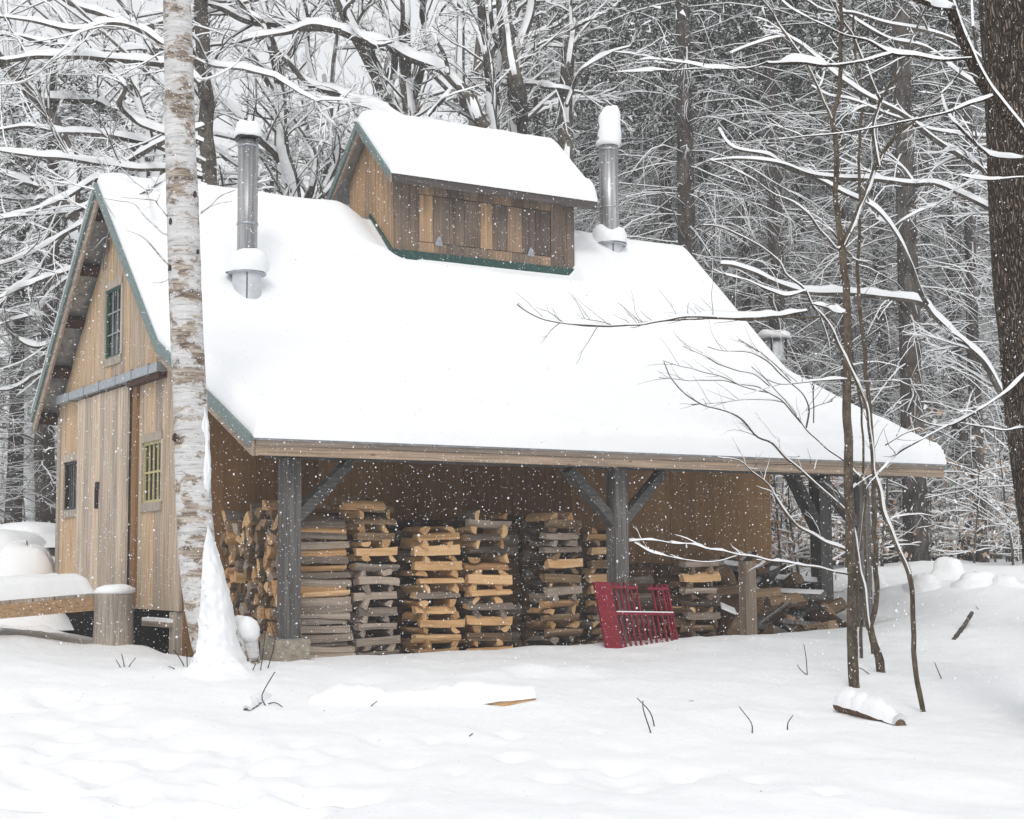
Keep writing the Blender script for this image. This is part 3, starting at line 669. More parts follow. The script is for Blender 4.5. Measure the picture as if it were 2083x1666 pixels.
# ---- firewood
def log_variant(seed, mat, L=.43):
    rr = random.Random(seed); kind = rr.choice(['half', 'quarter', 'slab', 'half', 'quarter', 'round']); b = MB(); R_ = rr.uniform(.052, .068)
    if kind == 'round': R_ *= .75; pts = [(R_ * math.cos(a), R_ * math.sin(a)) for a in np.linspace(0, 2 * math.pi, 11)[:-1]]; flat = []
    elif kind == 'half': pts = [(R_ * math.cos(a) * 1.15, R_ * math.sin(a) * .95 - .02) for a in np.linspace(0, math.pi, 8)]; flat = [7]
    elif kind == 'quarter': pts = [(-.045, -.035)] + [(R_ * 1.5 * math.cos(a) - .045, R_ * 1.35 * math.sin(a) - .035) for a in np.linspace(0, math.pi * .5, 6)]; flat = [0, 6]
    else: pts = [(-.062, -.03), (.06, -.034), (.066, .0), (.05, .03), (-.05, .034), (-.066, .006)]; flat = [0, 3, 1]
    n = len(pts); m = 6; V = []; bend = rr.uniform(-.012, .012); tw = rr.uniform(-.25, .25)
    for i in range(m):
        t = i / (m - 1); x = (t - .5) * L; k = 1 + .05 * math.sin(t * 2.2 + seed) ; off = bend * math.sin(math.pi * t); a = tw * (t - .5)
        for j, (p, q_) in enumerate(pts):
            e = 1 + rr.uniform(-.07, .07); y, z = p * k * e, q_ * k * e
            V.append((x + rr.uniform(-.006, .006), y * math.cos(a) - z * math.sin(a), y * math.sin(a) + z * math.cos(a) + off))
    F = []; mi = []
    for i in range(m - 1):
        for j in range(n):
            F.append((i * n + j, (i + 1) * n + j, (i + 1) * n + (j + 1) % n, i * n + (j + 1) % n)); mi.append(0 if (j in flat or kind == 'slab' or (seed // 3) % 3) else 1)
    F += [tuple(range(n)), tuple(range((m - 1) * n, m * n))[::-1]]; mi += [0, 0]
    b.add(V, F, mi); o = b.build('split_log', [mat, L_BARK if kind != 'slab' else mat]); return o
LOGS = {k: [log_variant(s * 3 + i, m) for s in range(6)] for i, (k, m) in enumerate((('fresh', L_FRESH), ('old', L_OLD), ('dark', L_DARK)))}
PROTO = [o for v in LOGS.values() for o in v]
NLOG = [0]
def put_log(p, rz, kind, label, group, sx=1., roll=None, sc_=1., ry=0.):
    src = random.choice(LOGS[kind]); o = src.copy(); COL.objects.link(o); o.name = 'split_log'
    o.location = p; o.rotation_euler = (random.choice([0, math.pi]) + random.uniform(-.15, .15) if roll is None else roll, ry + random.uniform(-.02, .02), rz + random.choice([0, math.pi]))
    o.scale = (sx, sc_, sc_); NLOG[0] += 1
    return tag(o, label, 'firewood', group)
def crib(x0, x1, ztop, yf, name, kinds, plain=False, lean=0., cross_p=1.):
    """a cross-stacked column: pieces along the front, then pieces pointing outward"""
    z = -.17; k = 0; L_ = (x1 - x0)
    while z < ztop:
        f = (z + .17) / (ztop + .17); kd = kinds(f); hgt = random.uniform(.078, .098)
        dx = lean * (1 - f)
        if k % 2 == 0 or plain:
            put_log(((x0 + x1) / 2 + dx + random.uniform(-.025, .025), yf + random.uniform(-.02, .03), z + .04), random.uniform(-.05, .05), kd,
                    f'split log lying lengthwise in {name}', f'lengthwise logs of {name}', sx=L_ / .43 * random.uniform(.92, 1.06), ry=random.uniform(-.035, .035), sc_=random.uniform(.9, 1.12))
            if plain and random.random() < .4: hgt *= .8
        else:
            for e in (.2, .8):
                put_log((x0 + L_ * e + dx + random.uniform(-.035, .035), yf + .17 + random.uniform(-.02, .02), z + .04), math.pi / 2 + random.uniform(-.12, .12), kd,
                        f'split log pointing end-on out of {name}', f'end-on logs of {name}', sc_=random.uniform(.7, .95), roll=random.uniform(0, 6.28))
        z += hgt * (.8 if (k % 2 == 0 or plain) else .74); k += 1
mixk = lambda p1, p2: (lambda f: random.choices(['fresh', 'old', 'dark'], [p1 + p2 * f, 1.1 - .7 * f, .5])[0])
crib(.66, 1.17, 1.10, .62, 'the first stack right of the concrete footing', lambda f: 'old' if f < .38 else random.choice(['fresh', 'old', 'fresh']), plain=True, lean=.06)
crib(1.27, 1.70, 1.20, .66, 'the second stack from the left post', lambda f: 'old' if f < .58 else 'fresh' if random.random() < .6 else 'dark', lean=.03)
crib(1.93, 2.41, 1.06, .66, 'the third stack from the left post', lambda f: random.choices(['fresh', 'old'], [.85, .15])[0])
crib(2.50, 2.99, 1.17, .70, 'the fourth stack, second left of the middle post', lambda f: random.choices(['fresh', 'old', 'dark'], [.8, .1, .1])[0])
crib(3.42, 3.84, 1.15, .72, 'the knobbly stack just left of the middle post', lambda f: random.choices(['fresh', 'old', 'dark'], [.5, .25, .25])[0])
crib(4.10, 4.55, 1.03, .95, 'the stack behind the red slatted panel', lambda f: random.choices(['fresh', 'dark'], [.6, .4])[0])
crib(5.16, 5.62, .66, .72, 'the low stack left of the short post', lambda f: random.choices(['fresh', 'old', 'dark'], [.3, .3, .5])[0])
# the left flank of the first row, log ends toward the gable side
yy = .84; c_ = 0
while yy < 2.34:
    z = -.15; top = 1.16 + .04 * math.sin(yy * 6)
    while z < top:
        dz = random.uniform(.105, .135)
        put_log((.86 + random.uniform(-.05, .05), yy + random.uniform(-.02, .02), z + .05), random.uniform(-.1, .1), random.choices(['fresh', 'old', 'dark'], [.4, .15, .6])[0],
                'firewood end in the packed flank between the birch and the left post', 'log ends in the flank of the first row', sc_=random.uniform(1.15, 1.4), roll=random.uniform(0, 6.28))
        z += dz
    yy += .125
for k in range(3):
    put_log((.86 + .2 * k, 1.1 + .33 * k, 1.26), .1, 'fresh' if k != 1 else 'old', 'pale log laid on top of the packed flank left of the post', 'logs laid on top of the first row', sx=1.35)
for k in range(4):
    put_log((1.3 + random.uniform(-.12, .2), .7 + .1 * k, 1.25 + .05 * (k % 2)), .6 * k, 'dark' if k % 2 else 'fresh', 'log tossed loosely on top of the second stack', 'loose logs on the second stack', sc_=1.1)
for o in PROTO: bpy.data.objects.remove(o)
# the deep rows behind the front columns: more wood than one could count
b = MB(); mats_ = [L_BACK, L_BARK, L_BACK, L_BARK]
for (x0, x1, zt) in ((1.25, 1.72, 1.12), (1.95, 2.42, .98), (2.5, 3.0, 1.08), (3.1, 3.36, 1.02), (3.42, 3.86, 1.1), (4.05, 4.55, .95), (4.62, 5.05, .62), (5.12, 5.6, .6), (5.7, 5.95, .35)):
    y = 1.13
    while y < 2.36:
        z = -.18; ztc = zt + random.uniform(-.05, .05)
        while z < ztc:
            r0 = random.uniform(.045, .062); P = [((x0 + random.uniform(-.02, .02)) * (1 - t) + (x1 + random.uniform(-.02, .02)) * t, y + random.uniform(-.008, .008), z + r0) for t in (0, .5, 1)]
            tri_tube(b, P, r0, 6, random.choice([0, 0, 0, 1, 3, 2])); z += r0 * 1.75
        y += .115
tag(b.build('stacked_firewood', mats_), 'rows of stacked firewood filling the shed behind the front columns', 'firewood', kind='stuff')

# ---- red slatted panel leaning on the wood
rg = empty('slatted_panel', 'dark red slatted wooden panel standing in front of the middle post', 'panel', (4.1, .15, -.1))
def RP(u, w_, dy=0): return A([3.66 + .91 * u + .075 * (1 - w_), .20 - .10 * (1 - w_) + dy, -.145 + .67 * w_ - .03 * u])
def rbar(b, u0, u1, w0, w1, th_=.022, dy=0.):
    q0 = [RP(u0, w0, dy), RP(u1, w0, dy), RP(u1, w1, dy), RP(u0, w1, dy)]; q1 = [p + A([0, th_, 0]) for p in q0]
    b.add(q0 + q1, [(0, 1, 2, 3), (7, 6, 5, 4), (0, 4, 5, 1), (1, 5, 6, 2), (2, 6, 7, 3), (3, 7, 4, 0)])
b = MB(); rbar(b, 0, .215, 0, 1.0, .03); b.build('side_board', RED, rg)
for k in range(11):
    u = .262 + k * .0715; up_ = 1.0 if (u < .56) else (.56 if u < .71 else .985)
    b = MB(); rbar(b, u, u + .02, 0, up_, .02, .012); b.build('slat', RED, rg)
for (u0, u1, w_) in ((.216, 1.0, .545), (.216, .57, .93), (.70, 1.0, .92), (.216, 1.0, .05)):
    b = MB(); rbar(b, u0, u1, w_ - .022, w_ + .018, .011, 0.0); r1 = b.build('rail', RED, rg)
    if w_ == .545: b = MB(); rbar(b, u0 + .01, u1 - .01, w_ + .019, w_ + .034, .02, -.002); b.build('rail_snow', SNOW, r1)
b = MB(); rbar(b, .965, 1.0, 0, .99, .03, .034); b.build('side_board', RED, rg)

settle(rg)
# ---- short post and the tumbled heap at the right end
b = MB(); b.box((5.65, .28, -.3), (5.79, .40, .715), tint=.75); tag(b.build('short_post', mk_wood('pale_post', [(.1, (.13, .1, .075)), (1, (.27, .21, .155))])), 'short tan wooden post between the low stack and the scrap heap', 'post')
HM = [L_DARK, L_OLD, L_BARK]; n_h = 0
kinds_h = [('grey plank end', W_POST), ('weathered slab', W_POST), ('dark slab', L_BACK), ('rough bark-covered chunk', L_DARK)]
def heap_z(x, y): return .78 * sstep((y - .35) / 1.3) * (1 - .45 * abs(x - 6.8) / .9) - .12
heap = []
for k in range(96):
    x = random.uniform(5.9, 7.6); y = random.uniform(.5, 2.1); z = float(heap_z(x, y)) + random.uniform(-.1, .04)
    kd = random.choice([0, 1, 1, 2, 2, 2, 3, 3]); b = MB(); L_ = random.uniform(.25, .75) * (1.2 if kd == 0 else .8)
    if kd in (0, 1, 2): w2, h2 = random.uniform(.10, .24), random.uniform(.03, .07); prof = [(-w2 / 2, -h2 / 2), (w2 / 2, -h2 / 2 * .8), (w2 / 2 * .9, h2 / 2), (-w2 / 2, h2 / 2 * .7)]
    else: R_ = random.uniform(.06, .1); prof = [(R_ * math.cos(a), R_ * math.sin(a) * .9) for a in np.linspace(0, 2 * math.pi, 9)[:-1]]
    b.prism(prof, -L_ / 2, L_ / 2, 0, rt())
    if kd in (0, 1, 2) and y > .9 and random.random() < .28:
        b.prism([(-w2 / 2 * .9, h2 / 2 * .95 + .003), (w2 / 2 * .85, h2 / 2 + .004), (w2 / 2 * .6, h2 / 2 + .02), (-w2 / 2 * .6, h2 / 2 + .02)], -L_ / 2 * .95, L_ / 2 * .9, 1)
    o = b.build('scrap_wood', [kinds_h[kd][1], SNOW]); o.location = (x, y, z)
    o.rotation_euler = (random.uniform(-.6, .6), random.uniform(-.7, .7), random.uniform(0, 6.28))
    tag(o, kinds_h[kd][0] + ' tumbled in the scrap heap under the right end of the lean-to', 'scrap wood', kinds_h[kd][0] + 's in the scrap heap')
for (x, y, L_, rz) in ((6.9, 1.75, 1.2, .25), (7.3, 1.5, .9, -.2)):
    b = MB(); b.prism([(-.12, -.03), (.12, -.03), (.12, .03), (-.12, .03)], -L_ / 2, L_ / 2); b.prism([(-.118, .032), (.118, .032), (.1, .09), (-.1, .09)], -L_ / 2 * .97, L_ / 2 * .97, 1)
    o = b.build('scrap_plank', [W_POSTX, SNOW]); o.location = (x, y, .60 - .14 * (x > 7)); o.rotation_euler = (0, .08, rz)
    tag(o, 'wide plank under snow on top of the scrap heap, ' + ('the longer one' if x < 7 else 'the shorter one'), 'plank')

# ---- lantern-like box on a pole past the right roof edge
lp = at(1578, 735, 23.5); lt = empty('lantern_box', 'grey lantern-like box with a thick snow cap beyond the right roof edge', 'lantern', (lp[0], lp[1], float(G(lp[0], lp[1]))))
gz = float(G(lp[0], lp[1])) - .2; k_ = 23.5 / FPX
def lz(v): return at(1578, v, 23.5)[2]
b = MB(); b.lathe((lp[0], lp[1], gz), [(.06, 0), (.055, lz(745) - gz)], 12); b.build('pole', GALV, lt)
b = MB(); b.lathe((lp[0], lp[1], lz(735)), [(.12, -.03), (.19, 0), (.17, .02), (.13, .05), (.13, .28), (.12, .3)], 20); b.build('lamp_body', simple('pale_grey_metal', (.5, .52, .53), .5, .2), lt, True)
for k in range(4):
    a = k * math.pi / 2 + .5; b = MB(); b.beam((lp[0] + .17 * math.cos(a), lp[1] + .17 * math.sin(a), lz(735)), (lp[0] + .17 * math.cos(a), lp[1] + .17 * math.sin(a), lz(690)), .02, .02, up=(1, .3, 0)); b.build('strut', IRON, lt)
b = MB(); b.lathe((lp[0], lp[1], lz(690)), [(.21, 0), (.22, .015), (.02, .05)], 24); b.build('hood', GALV, lt, True)
b = MB(); b.lathe((lp[0], lp[1], lz(690) + .012), [(.22, 0), (.25, .03), (.245, .08), (.18, .12), (.02, .135)], 24, wob=.02); b.build('snow_cap', SNOW, lt, True)

settle(lt)
# ---- boulders under snow
def boulder(u, v, wpx, hpx, label, dmax=40, rock=.25, grp=None, dep=None):
    if dep: d = dep; p = at(u, v, d); H = p[2] - float(G(p[0], p[1])); p[2] -= H; R_ = wpx / 2 * d / FPX
    else: p = gp(u, v, 5, dmax); d = float((p - CAM) @ FW); R_ = wpx / 2 * d / FPX; H = hpx * d / FPX
    e = empty('boulder', label, 'boulder', tuple(p), grp); nn = 28; o_ = random.random() * 90
    for (nm, kr, z0, mat) in (('rock', .93, 0, ROCK), ('snow', 1.0, rock, SNOW)):
        b = MB(); prof = []
        for j in range(11):
            a = j / 10 * math.pi / 2; prof.append((kr * R_ * max(.02, math.cos(a) ** .5), z0 * H + (kr * H - z0 * H) * math.sin(a) ** .9))
        if nm == 'rock': prof = [(kr * R_, -.3)] + prof
        else: prof = ([(R_ * 2.1, -.16), (R_ * 1.45, .02 * H), (R_ * 1.15, .16 * H)] + [p_ for p_ in prof if p_[1] > .22 * H]) if z0 < .1 else [(kr * R_ * .97, z0 * H - .06)] + prof
        b.lathe(p, prof, nn, cap=False)
        V = b.v[0]; ang = np.arctan2(V[:, 1] - p[1], V[:, 0] - p[0]); k2 = 1 + .16 * np.sin(2 * ang + o_) + .09 * np.sin(3 * ang + o_ * 2) + .05 * np.sin(5 * ang + V[:, 2] * 9); V[:, :2] = p[:2] + (V[:, :2] - p[:2]) * k2[:, None]
        V[:, 2] += .05 * H * np.sin(ang + o_); b.build(nm, mat, e, True)
    settle(e)
boulder(1930, 1172, 70, 38, 'tall square-shouldered boulder capped with snow at the wood edge', rock=.02)
boulder(1880, 1190, 60, 22, 'low rounded boulder under snow in front of the tall square-shouldered one', rock=.03)
boulder(1985, 1185, 70, 22, 'flat snow-covered boulder right of the tall square-shouldered one', rock=.03)
boulder(2045, 1190, 60, 20, 'rightmost snow-covered boulder along the wood edge', rock=.03)
boulder(1775, 1195, 50, 30, 'round snow ball of a boulder seen between the thin saplings', rock=.03)
boulder(62, 1063, 150, 90, 'large snow-covered boulder left of the shack', rock=.05, dep=21.5)
boulder(-5, 1078, 200, 80, 'snow-covered boulder cut by the left edge of the photo', rock=.05, dep=20.5)
boulder(55, 1105, 150, 70, 'rounded snow-covered boulder in front of the large one left of the shack', rock=.0, dep=19.2)

# ---- logs buried in the foreground snow
def buried(pts, r, name, label, snow_h, matb, endtint=True, cat='log', lump=.3):
    P = smooth_path(A(pts), 18); P = P + .008 * np.stack([vnoise(np.arange(len(P)) * .5, np.arange(len(P)) * 0 + q_) for q_ in (1, 5, 9)], 1); b = MB(); tri_tube(b, P, r * (1 + .18 * vnoise(np.arange(len(P)) * .6, np.zeros(len(P)))), 12); o = empty(name, label, cat, tuple(P[0]))
    lb = b.build('log_body', matb, o, True); s = MB(); snow_strip(s, P + A([0, 0, r * .25]), r * (1.15 if snow_h > .02 else .5), snow_h, lump); s.build('snow', SNOW, o, True)
    settle(o)
g1, g2 = gp(632, 1432), gp(1096, 1424)
L1 = [g1 + A([0, .05, -.03]), (g1 + g2) / 2 + A([0, .06, -.06]), g2 + A([0, .05, -.0])]
buried(L1, .05, 'buried_log', 'long pale log almost buried in the open snow, only its two ends showing', .10, L_FRESH, lump=.4)
g1, g2 = gp(1706, 1448), gp(1832, 1478)
fl = g1 + (g2 - g1) * 1.0
buried([g1 + A([0, 0, .05]), (g1 + fl) / 2 + A([0, 0, .035]), fl + A([0, 0, -.0])], .048, 'fallen_log', 'broken dark log with fluffy snow on top in front of the forked saplings', .085, L_DARK, lump=.285)
g1, g2 = gp(500, 1447), gp(548, 1415)
buried([g1 + A([0, 0, .0]), (g1 + g2) / 2, g2 + A([0, 0, -.02])], .02, 'snowy_stick', 'short snow-covered stick lying in the snow in front of the birch', .045, BARK_GREY, cat='stick')
g1 = gp(1978, 1270); g2 = gp(1940, 1302)
buried([g2, (g1 + g2) / 2 + A([0, 0, .05]), g1 + A([0, 0, .12])], .022, 'broken_branch', 'broken branch end poking out of the snowbank on the right', .012, BARK_GREY, cat='branch', lump=.7)
# cut birch stub beside the birch
g1 = gp(505, 1350); P = [g1 + A([.02, 0, -.1]), g1 + A([0, 0, .1]), g1 + A([-.03, 0, .28])]
o = empty('birch_stub', 'short cut birch stub topped by a ball of snow beside the birch', 'stump', tuple(g1))
b = MB(); tri_tube(b, smooth_path(P, 4), .092, 14); b.build('stem', BIRCH, o, True)
b = MB(); c = g1 + A([-.03, 0, .23]); b.lathe(c, [(.098, -.04), (.118, .0), (.122, .07), (.105, .125), (.06, .16), (.01, .17)], 20, wob=.04); b.build('snow', SNOW, o, True); settle(o)

# ---- twigs and stems poking from the snow
TW = [([(540, 1436), (533, 1414), (556, 1372), (560, 1367)], 'bent thin twig standing in the snow right of the birch foot'),
 ([(546, 1432), (562, 1430), (578, 1441)], 'low arched twig in the snow below the bent one'),
 ([(659, 1447), (685, 1453)], 'thin twig lying by the left end of the buried log'), ([(755, 1437), (768, 1426)], 'tiny twig beside the middle of the buried log'),
 ([(993, 1420), (1000, 1417), (1005, 1424)], 'tiny hooked twig near the right end of the buried log'),
 ([(1324, 1492), (1309, 1445), (1308, 1425)], 'left one of two crossing stems in the open snow'), ([(1331, 1478), (1322, 1448), (1296, 1420)], 'right one of two crossing stems in the open snow'),
 ([(1403, 1427), (1420, 1430), (1445, 1450)], 'dark curved stick arching out of the open snow'), ([(1530, 1493), (1528, 1470), (1504, 1438)], 'slender curved stem right of the dark arched stick'),
 ([(1602, 1487), (1603, 1470), (1613, 1455)], 'short faint stem left of the broken dark log'), ([(1547, 1610), (1565, 1620)], 'small straight twig lying in the snow near the bottom edge'),
 ([(1642, 1373), (1640, 1340), (1635, 1310)], 'upright dark stem with a side twig in front of the scrap heap'), ([(1640, 1373), (1628, 1362), (1622, 1352)], 'short side stem beside the upright dark stem'),
 ([(1915, 1382), (1906, 1360), (1901, 1347)], 'small stem in the snow right of the saplings'), ([(1768, 1372), (1755, 1362), (1746, 1358)], 'small bent stem between the two larger saplings'),
 ([(1990, 1240), (1985, 1233)], 'stub of a twig on the right snowbank'), ([(355, 1362), (350, 1358), (343, 1356)], 'dark crooked stick by the dark gap under the wall'),
 ([(375, 1356), (360, 1330), (352, 1322)], 'leftmost thin stem of the tuft left of the birch foot'), ([(381, 1358), (380, 1330), (377, 1310)], 'upright thin stem of the tuft left of the birch foot'),
 ([(388, 1360), (395, 1335), (398, 1322)], 'right-leaning thin stem of the tuft left of the birch foot'), ([(245, 1358), (236, 1342)], 'short stem in the snow below the log post'),
 ([(253, 1357), (250, 1340), (247, 1330)], 'taller stem in the snow below the log post'), ([(262, 1357), (276, 1338)], 'right-leaning stem in the snow below the log post'),
 ([(475, 1360), (476, 1335), (474, 1320)], 'thin stem in front of the birch root'), ([(512, 1370), (520, 1350), (526, 1335)], 'thin stem in front of the birch stub'),
 ([(530, 1365), (536, 1320), (540, 1270), (534, 1210)], 'tall thin bramble stem in front of the concrete footing'), ([(545, 1360), (560, 1300), (548, 1262), (575, 1240)], 'arching bramble stem with snow crossing the left post foot'),
 ([(955, 1500 ), (962, 1492)], 'tiny twig in the middle of the open snow')]
for pts, lab in TW:
    p0 = gp(*pts[0]); d = float((p0 - CAM) @ FW)
    P = [p0 - A([0, 0, .03])] + [p0] + [at(u, v, d + random.uniform(-.05, .05)) for (u, v) in pts[1:]]
    P = smooth_path(P, 3); b = MB(); tri_tube(b, P, np.linspace(.0055, .003, len(P)), 5); tag(b.build('twig', BARK_TWIG), lab, 'twig')
    
# ------------------------------------------------------------------ trees
class Tree:
    def __init__(s, name, label, bark, group=None, cat='tree', loc=None):
        s.name, s.label, s.bark, s.group, s.cat = name, label, bark, group, cat
        s.tr = MB(); s.br = MB(); s.tw = MB(); s.sn = MB(); s.lf = MB(); s.loc = loc; s.leafmat = None; s.side = None; s.parts = []; s.fine = 0; s.bare = 0.
    def trunk(s, P, r, sides=16, snow=0., lump=.3):
        tri_tube(s.tr, P, r, sides)
        if snow: snow_strip(s.sn, P, r, snow, lump, side=s.side)
        if s.loc is None: s.loc = tuple(P[0])
    def limb(s, P, r, snow=.03, lump=.35, sides=6):
        tri_tube(s.br, P, r, sides, cap=False)
        if snow: snow_strip(s.sn, P, r, snow, lump, side=s.side)
    def branch(s, P, r, snow=.03, lump=.35, sides=6):
        """a limb the photo shows: a part of its own, its snow lying on it"""
        b = MB(); tri_tube(b, P, r, sides); q = MB()
        if snow: snow_strip(q, P, r, snow, lump, side=s.side)
        s.parts.append((b, q if snow else None))
        if s.fine:
            for k in range(int(np.linalg.norm(P[-1] - P[0]) * s.fine) + 1):
                i = random.randint(len(P) // 5, len(P) - 2); dd_ = P[i + 1] - P[i]; dd_ = dd_ / np.linalg.norm(dd_)
                s.grow(P[i], dd_ * random.uniform(.3, 1) + RT * random.uniform(-.5, .5) + UP * random.uniform(-.5, .9) + FW * random.uniform(-.5, .5), random.uniform(.1, .38), .0034, .007 if random.random() < .5 else 0, 1 if random.random() < .4 else 0, .3, ch=(1, 2))
    def twig(s, P, r, snow=.01, lump=.4):
        tri_tube(s.tw if s.tw is not s.br else s.br, P, r, 3, cap=False)
        if snow: snow_strip(s.sn, P, r, snow, lump)
    def grow(s, p, d, L, r, snow, level, bend=.25, droop=0., nseg=5, ch=(3, 5), spread=.7):
        d = A(d, float); d /= np.linalg.norm(d); P = [A(p, float)]
        for i in range(nseg):
            d = d + rng.normal(0, bend / nseg ** .5, 3) + A([0, 0, droop / nseg]); d /= np.linalg.norm(d); P.append(P[-1] + d * L / nseg)
        P = A(P); R_ = np.linspace(r, r * .35, nseg + 1)
        if level > 0: s.limb(P, R_, snow, sides=4)
        else: s.twig(P, R_, 0 if random.random() < s.bare else snow)
        if level <= 0: return
        for k in range(random.randint(*ch)):
            t = random.uniform(.25, .98); i = min(int(t * nseg), nseg - 1); q_ = P[i] + (P[i + 1] - P[i]) * (t * nseg - i)
            dd = P[i + 1] - P[i]; dd /= np.linalg.norm(dd); nrm = rng.normal(0, 1, 3); nrm -= nrm @ dd * dd; nrm /= np.linalg.norm(nrm)
            s.grow(q_, dd + nrm * spread * random.uniform(.6, 1.3), L * random.uniform(.35, .6) * (1.15 - .5 * t), r * .5 * (1.1 - .5 * t), snow * .72, level - 1, bend, droop, max(3, nseg - 1), ch, spread)
    def finish(s):
        o = empty(s.name, s.label, s.cat, s.loc, s.group)
        if s.tr.n: s.tr.build('trunk', s.bark, o, True)
        if s.br.n: s.br.build('branches', s.bark, o, True)
        if s.tw.n: s.tw.build('twigs', BARK_TWIG if s.bark is not BARK_PINE else s.bark, o, False)
        for b, q in s.parts:
            c = b.build('branch', s.bark, o, True)
            if q: q.build('snow', SNOW, c, True)
        if s.lf.n: s.lf.build('leaves', [s.leafmat, SNOW], o)
        if s.sn.n: s.sn.build('snow', SNOW, o, True)
        settle(o); return o
def wander(P, amp, k=3):
    """pixel-traced limbs also wander in depth"""
    P = np.asarray(P); n = len(P); o = random.random() * 99; w_ = amp * vnoise(np.linspace(0, k, n) + o, np.zeros(n) + o) * 2
    w_ = w_ - w_[0]; D_ = P - CAM; return P + D_ / np.linalg.norm(D_, axis=1)[:, None] * w_[:, None]
def path(pts, d, amp=.4, k=4):
    """points of the frame carried out to depth d (a number or start/end pair)"""
    n = len(pts); ds = np.linspace(d[0], d[1], n) if isinstance(d, tuple) else np.full(n, d)
    P = smooth_path([at(u, v, q_) for (u, v), q_ in zip(pts, ds)], k)
    seg = np.linalg.norm(np.diff(P, axis=0), axis=1); L = np.concatenate([[0], np.cumsum(seg)]); m_ = int(min(160, max(len(P), L[-1] / .05)))
    q_ = np.linspace(0, L[-1], m_); P = np.stack([np.interp(q_, L, P[:, i]) for i in range(3)], 1)
    m_ = len(P); o = random.random() * 90; Lq = q_ / (.16 if amp < .5 else .4); e = np.clip(np.arange(m_) / 4, 0, 1)
    ja = (.014 if amp < .5 else .035) * e
    P = P + RT[None] * (ja * vnoise(Lq + o, Lq * 0))[:, None] * 1.2 + UP[None] * (ja * vnoise(Lq + o + 40, Lq * 0))[:, None] * 1.2
    return wander(P, amp)
def rad(w0, w1, d, n):
    d0 = d[0] if isinstance(d, tuple) else d; return np.linspace(w0, w1, n) / 2 * d0 / FPX
def to_ground(P):
    g = A([P[0][0], P[0][1], float(G(P[0][0], P[0][1])) - .1])
    return g
def sprout(t, P, n, L, r, snow, level=1, up=.3, spread=.9, lo=.1):
    for k in range(n):
        u = random.uniform(lo, .98); i = min(int(u * (len(P) - 1)), len(P) - 2); p = P[i] + (P[i + 1] - P[i]) * (u * (len(P) - 1) - i)
        dd = P[i + 1] - P[i]; dd = dd / np.linalg.norm(dd); nr = rng.normal(0, 1, 3); nr -= nr @ dd * dd; nr /= np.linalg.norm(nr)
        t.grow(p, dd * .8 + nr * spread + A([0, 0, up]), L * random.uniform(.5, 1.2), r * random.uniform(.7, 1.1), snow, level)

# ---- the birch in front of the gable
DB = 12.9; t = Tree('birch_tree', 'thick peeling white birch standing right in front of the shack gable', BIRCH)
base = A([*at(428, 1352, DB)[:2], 0.]); base[2] = float(G(base[0], base[1])) - .12
bl = [(456, 1350, 100), (438, 1300, 98), (425, 1250, 92), (414, 1200, 86), (404, 1140, 78), (398, 1080, 73), (393, 1000, 72), (390, 900, 70), (386, 800, 68), (381, 700, 66), (377, 600, 66), (374, 500, 66), (371, 400, 64), (367, 300, 62), (365, 200, 60), (363, 100, 58), (360, 0, 56), (356, -150, 52), (352, -400, 44), (350, -700, 34)]
P = [at(u, v, DB) for u, v, _ in bl]; P = [P[0] - A([0, 0, .35])] + P; R_ = [.22] + [w_ / 2 * DB / FPX for *_, w_ in bl]
Pn = smooth_path(P, 6); Rn = smooth_path(A(R_)[:, None], 6)[:, 0]; Rn = Rn * (1 + .03 * vnoise(np.arange(len(Rn)) * .7, np.zeros(len(Rn))))
tri_tube(t.tr, Pn, Rn, 28); t.loc = (base[0], base[1], float(G(base[0], base[1])))
# wind-packed snow on its right side
sd_ = RT * .97 - FW * .35
def plaster(b, P, r, v0w, side0):
    P = np.asarray(P); n = len(P); d = np.gradient(P, axis=0); d /= np.linalg.norm(d, axis=1)[:, None]; V = []; m = 19
    for i in range(n):
        f_ = float(np.clip((1.6 - P[i][2]) / 1.7, 0, 1)); side = side0 * (1 - f_) + (RT * .80 - FW * .6) * f_
        s1 = side - (side @ d[i]) * d[i]; s1 /= np.linalg.norm(s1); s2 = np.cross(d[i], s1)
        th_, ang = v0w[i]
        for j in range(m):
            a = (j / (m - 1) - .5) * 2 * ang; e = math.cos((j / (m - 1) - .5) * math.pi)
            V.append(P[i] + (s1 * math.cos(a) + s2 * math.sin(a)) * (r[i] * (.985) + th_ * e * (1 + .3 * float(fbm(P[i][2] * 6, j * .5 + 3))) + .03 * float(fbm(P[i][2] * 16, j * 1.1)) * e))
    b.add(V, [(i * m + j, i * m + j + 1, (i + 1) * m + j + 1, (i + 1) * m + j) for i in range(n - 1) for j in range(m - 1)])
zz_ = np.concatenate([np.arange(Pn[0][2] + .2, 1.2, .022), np.arange(1.2, 4.6, .05)]); Pf = np.stack([np.interp(zz_, Pn[:, 2], Pn[:, i]) for i in range(3)], 1); Rf = np.interp(zz_, Pn[:, 2], Rn)
vw = []
for z in zz_:
    f = float(np.clip((.93 - z) / 1.05, 0, 1)); nz = float(vnoise(z * 2.7, 4.)) + .5
    vw.append((-.014 + .05 * max(0, nz - .5) * 2 * (1 - f) + .02 * float(sstep(f * 6)) +   .30 * f ** 2.2, .26 + .93 * float(sstep(f * 1.35)) + .35 * float(fbm(z * 7., 2.))))
hi_ = zz_ > .9
plaster(t.sn, Pf[hi_], Rf[hi_], [q_ for q_, k_ in zip(vw, hi_) if k_], sd_)
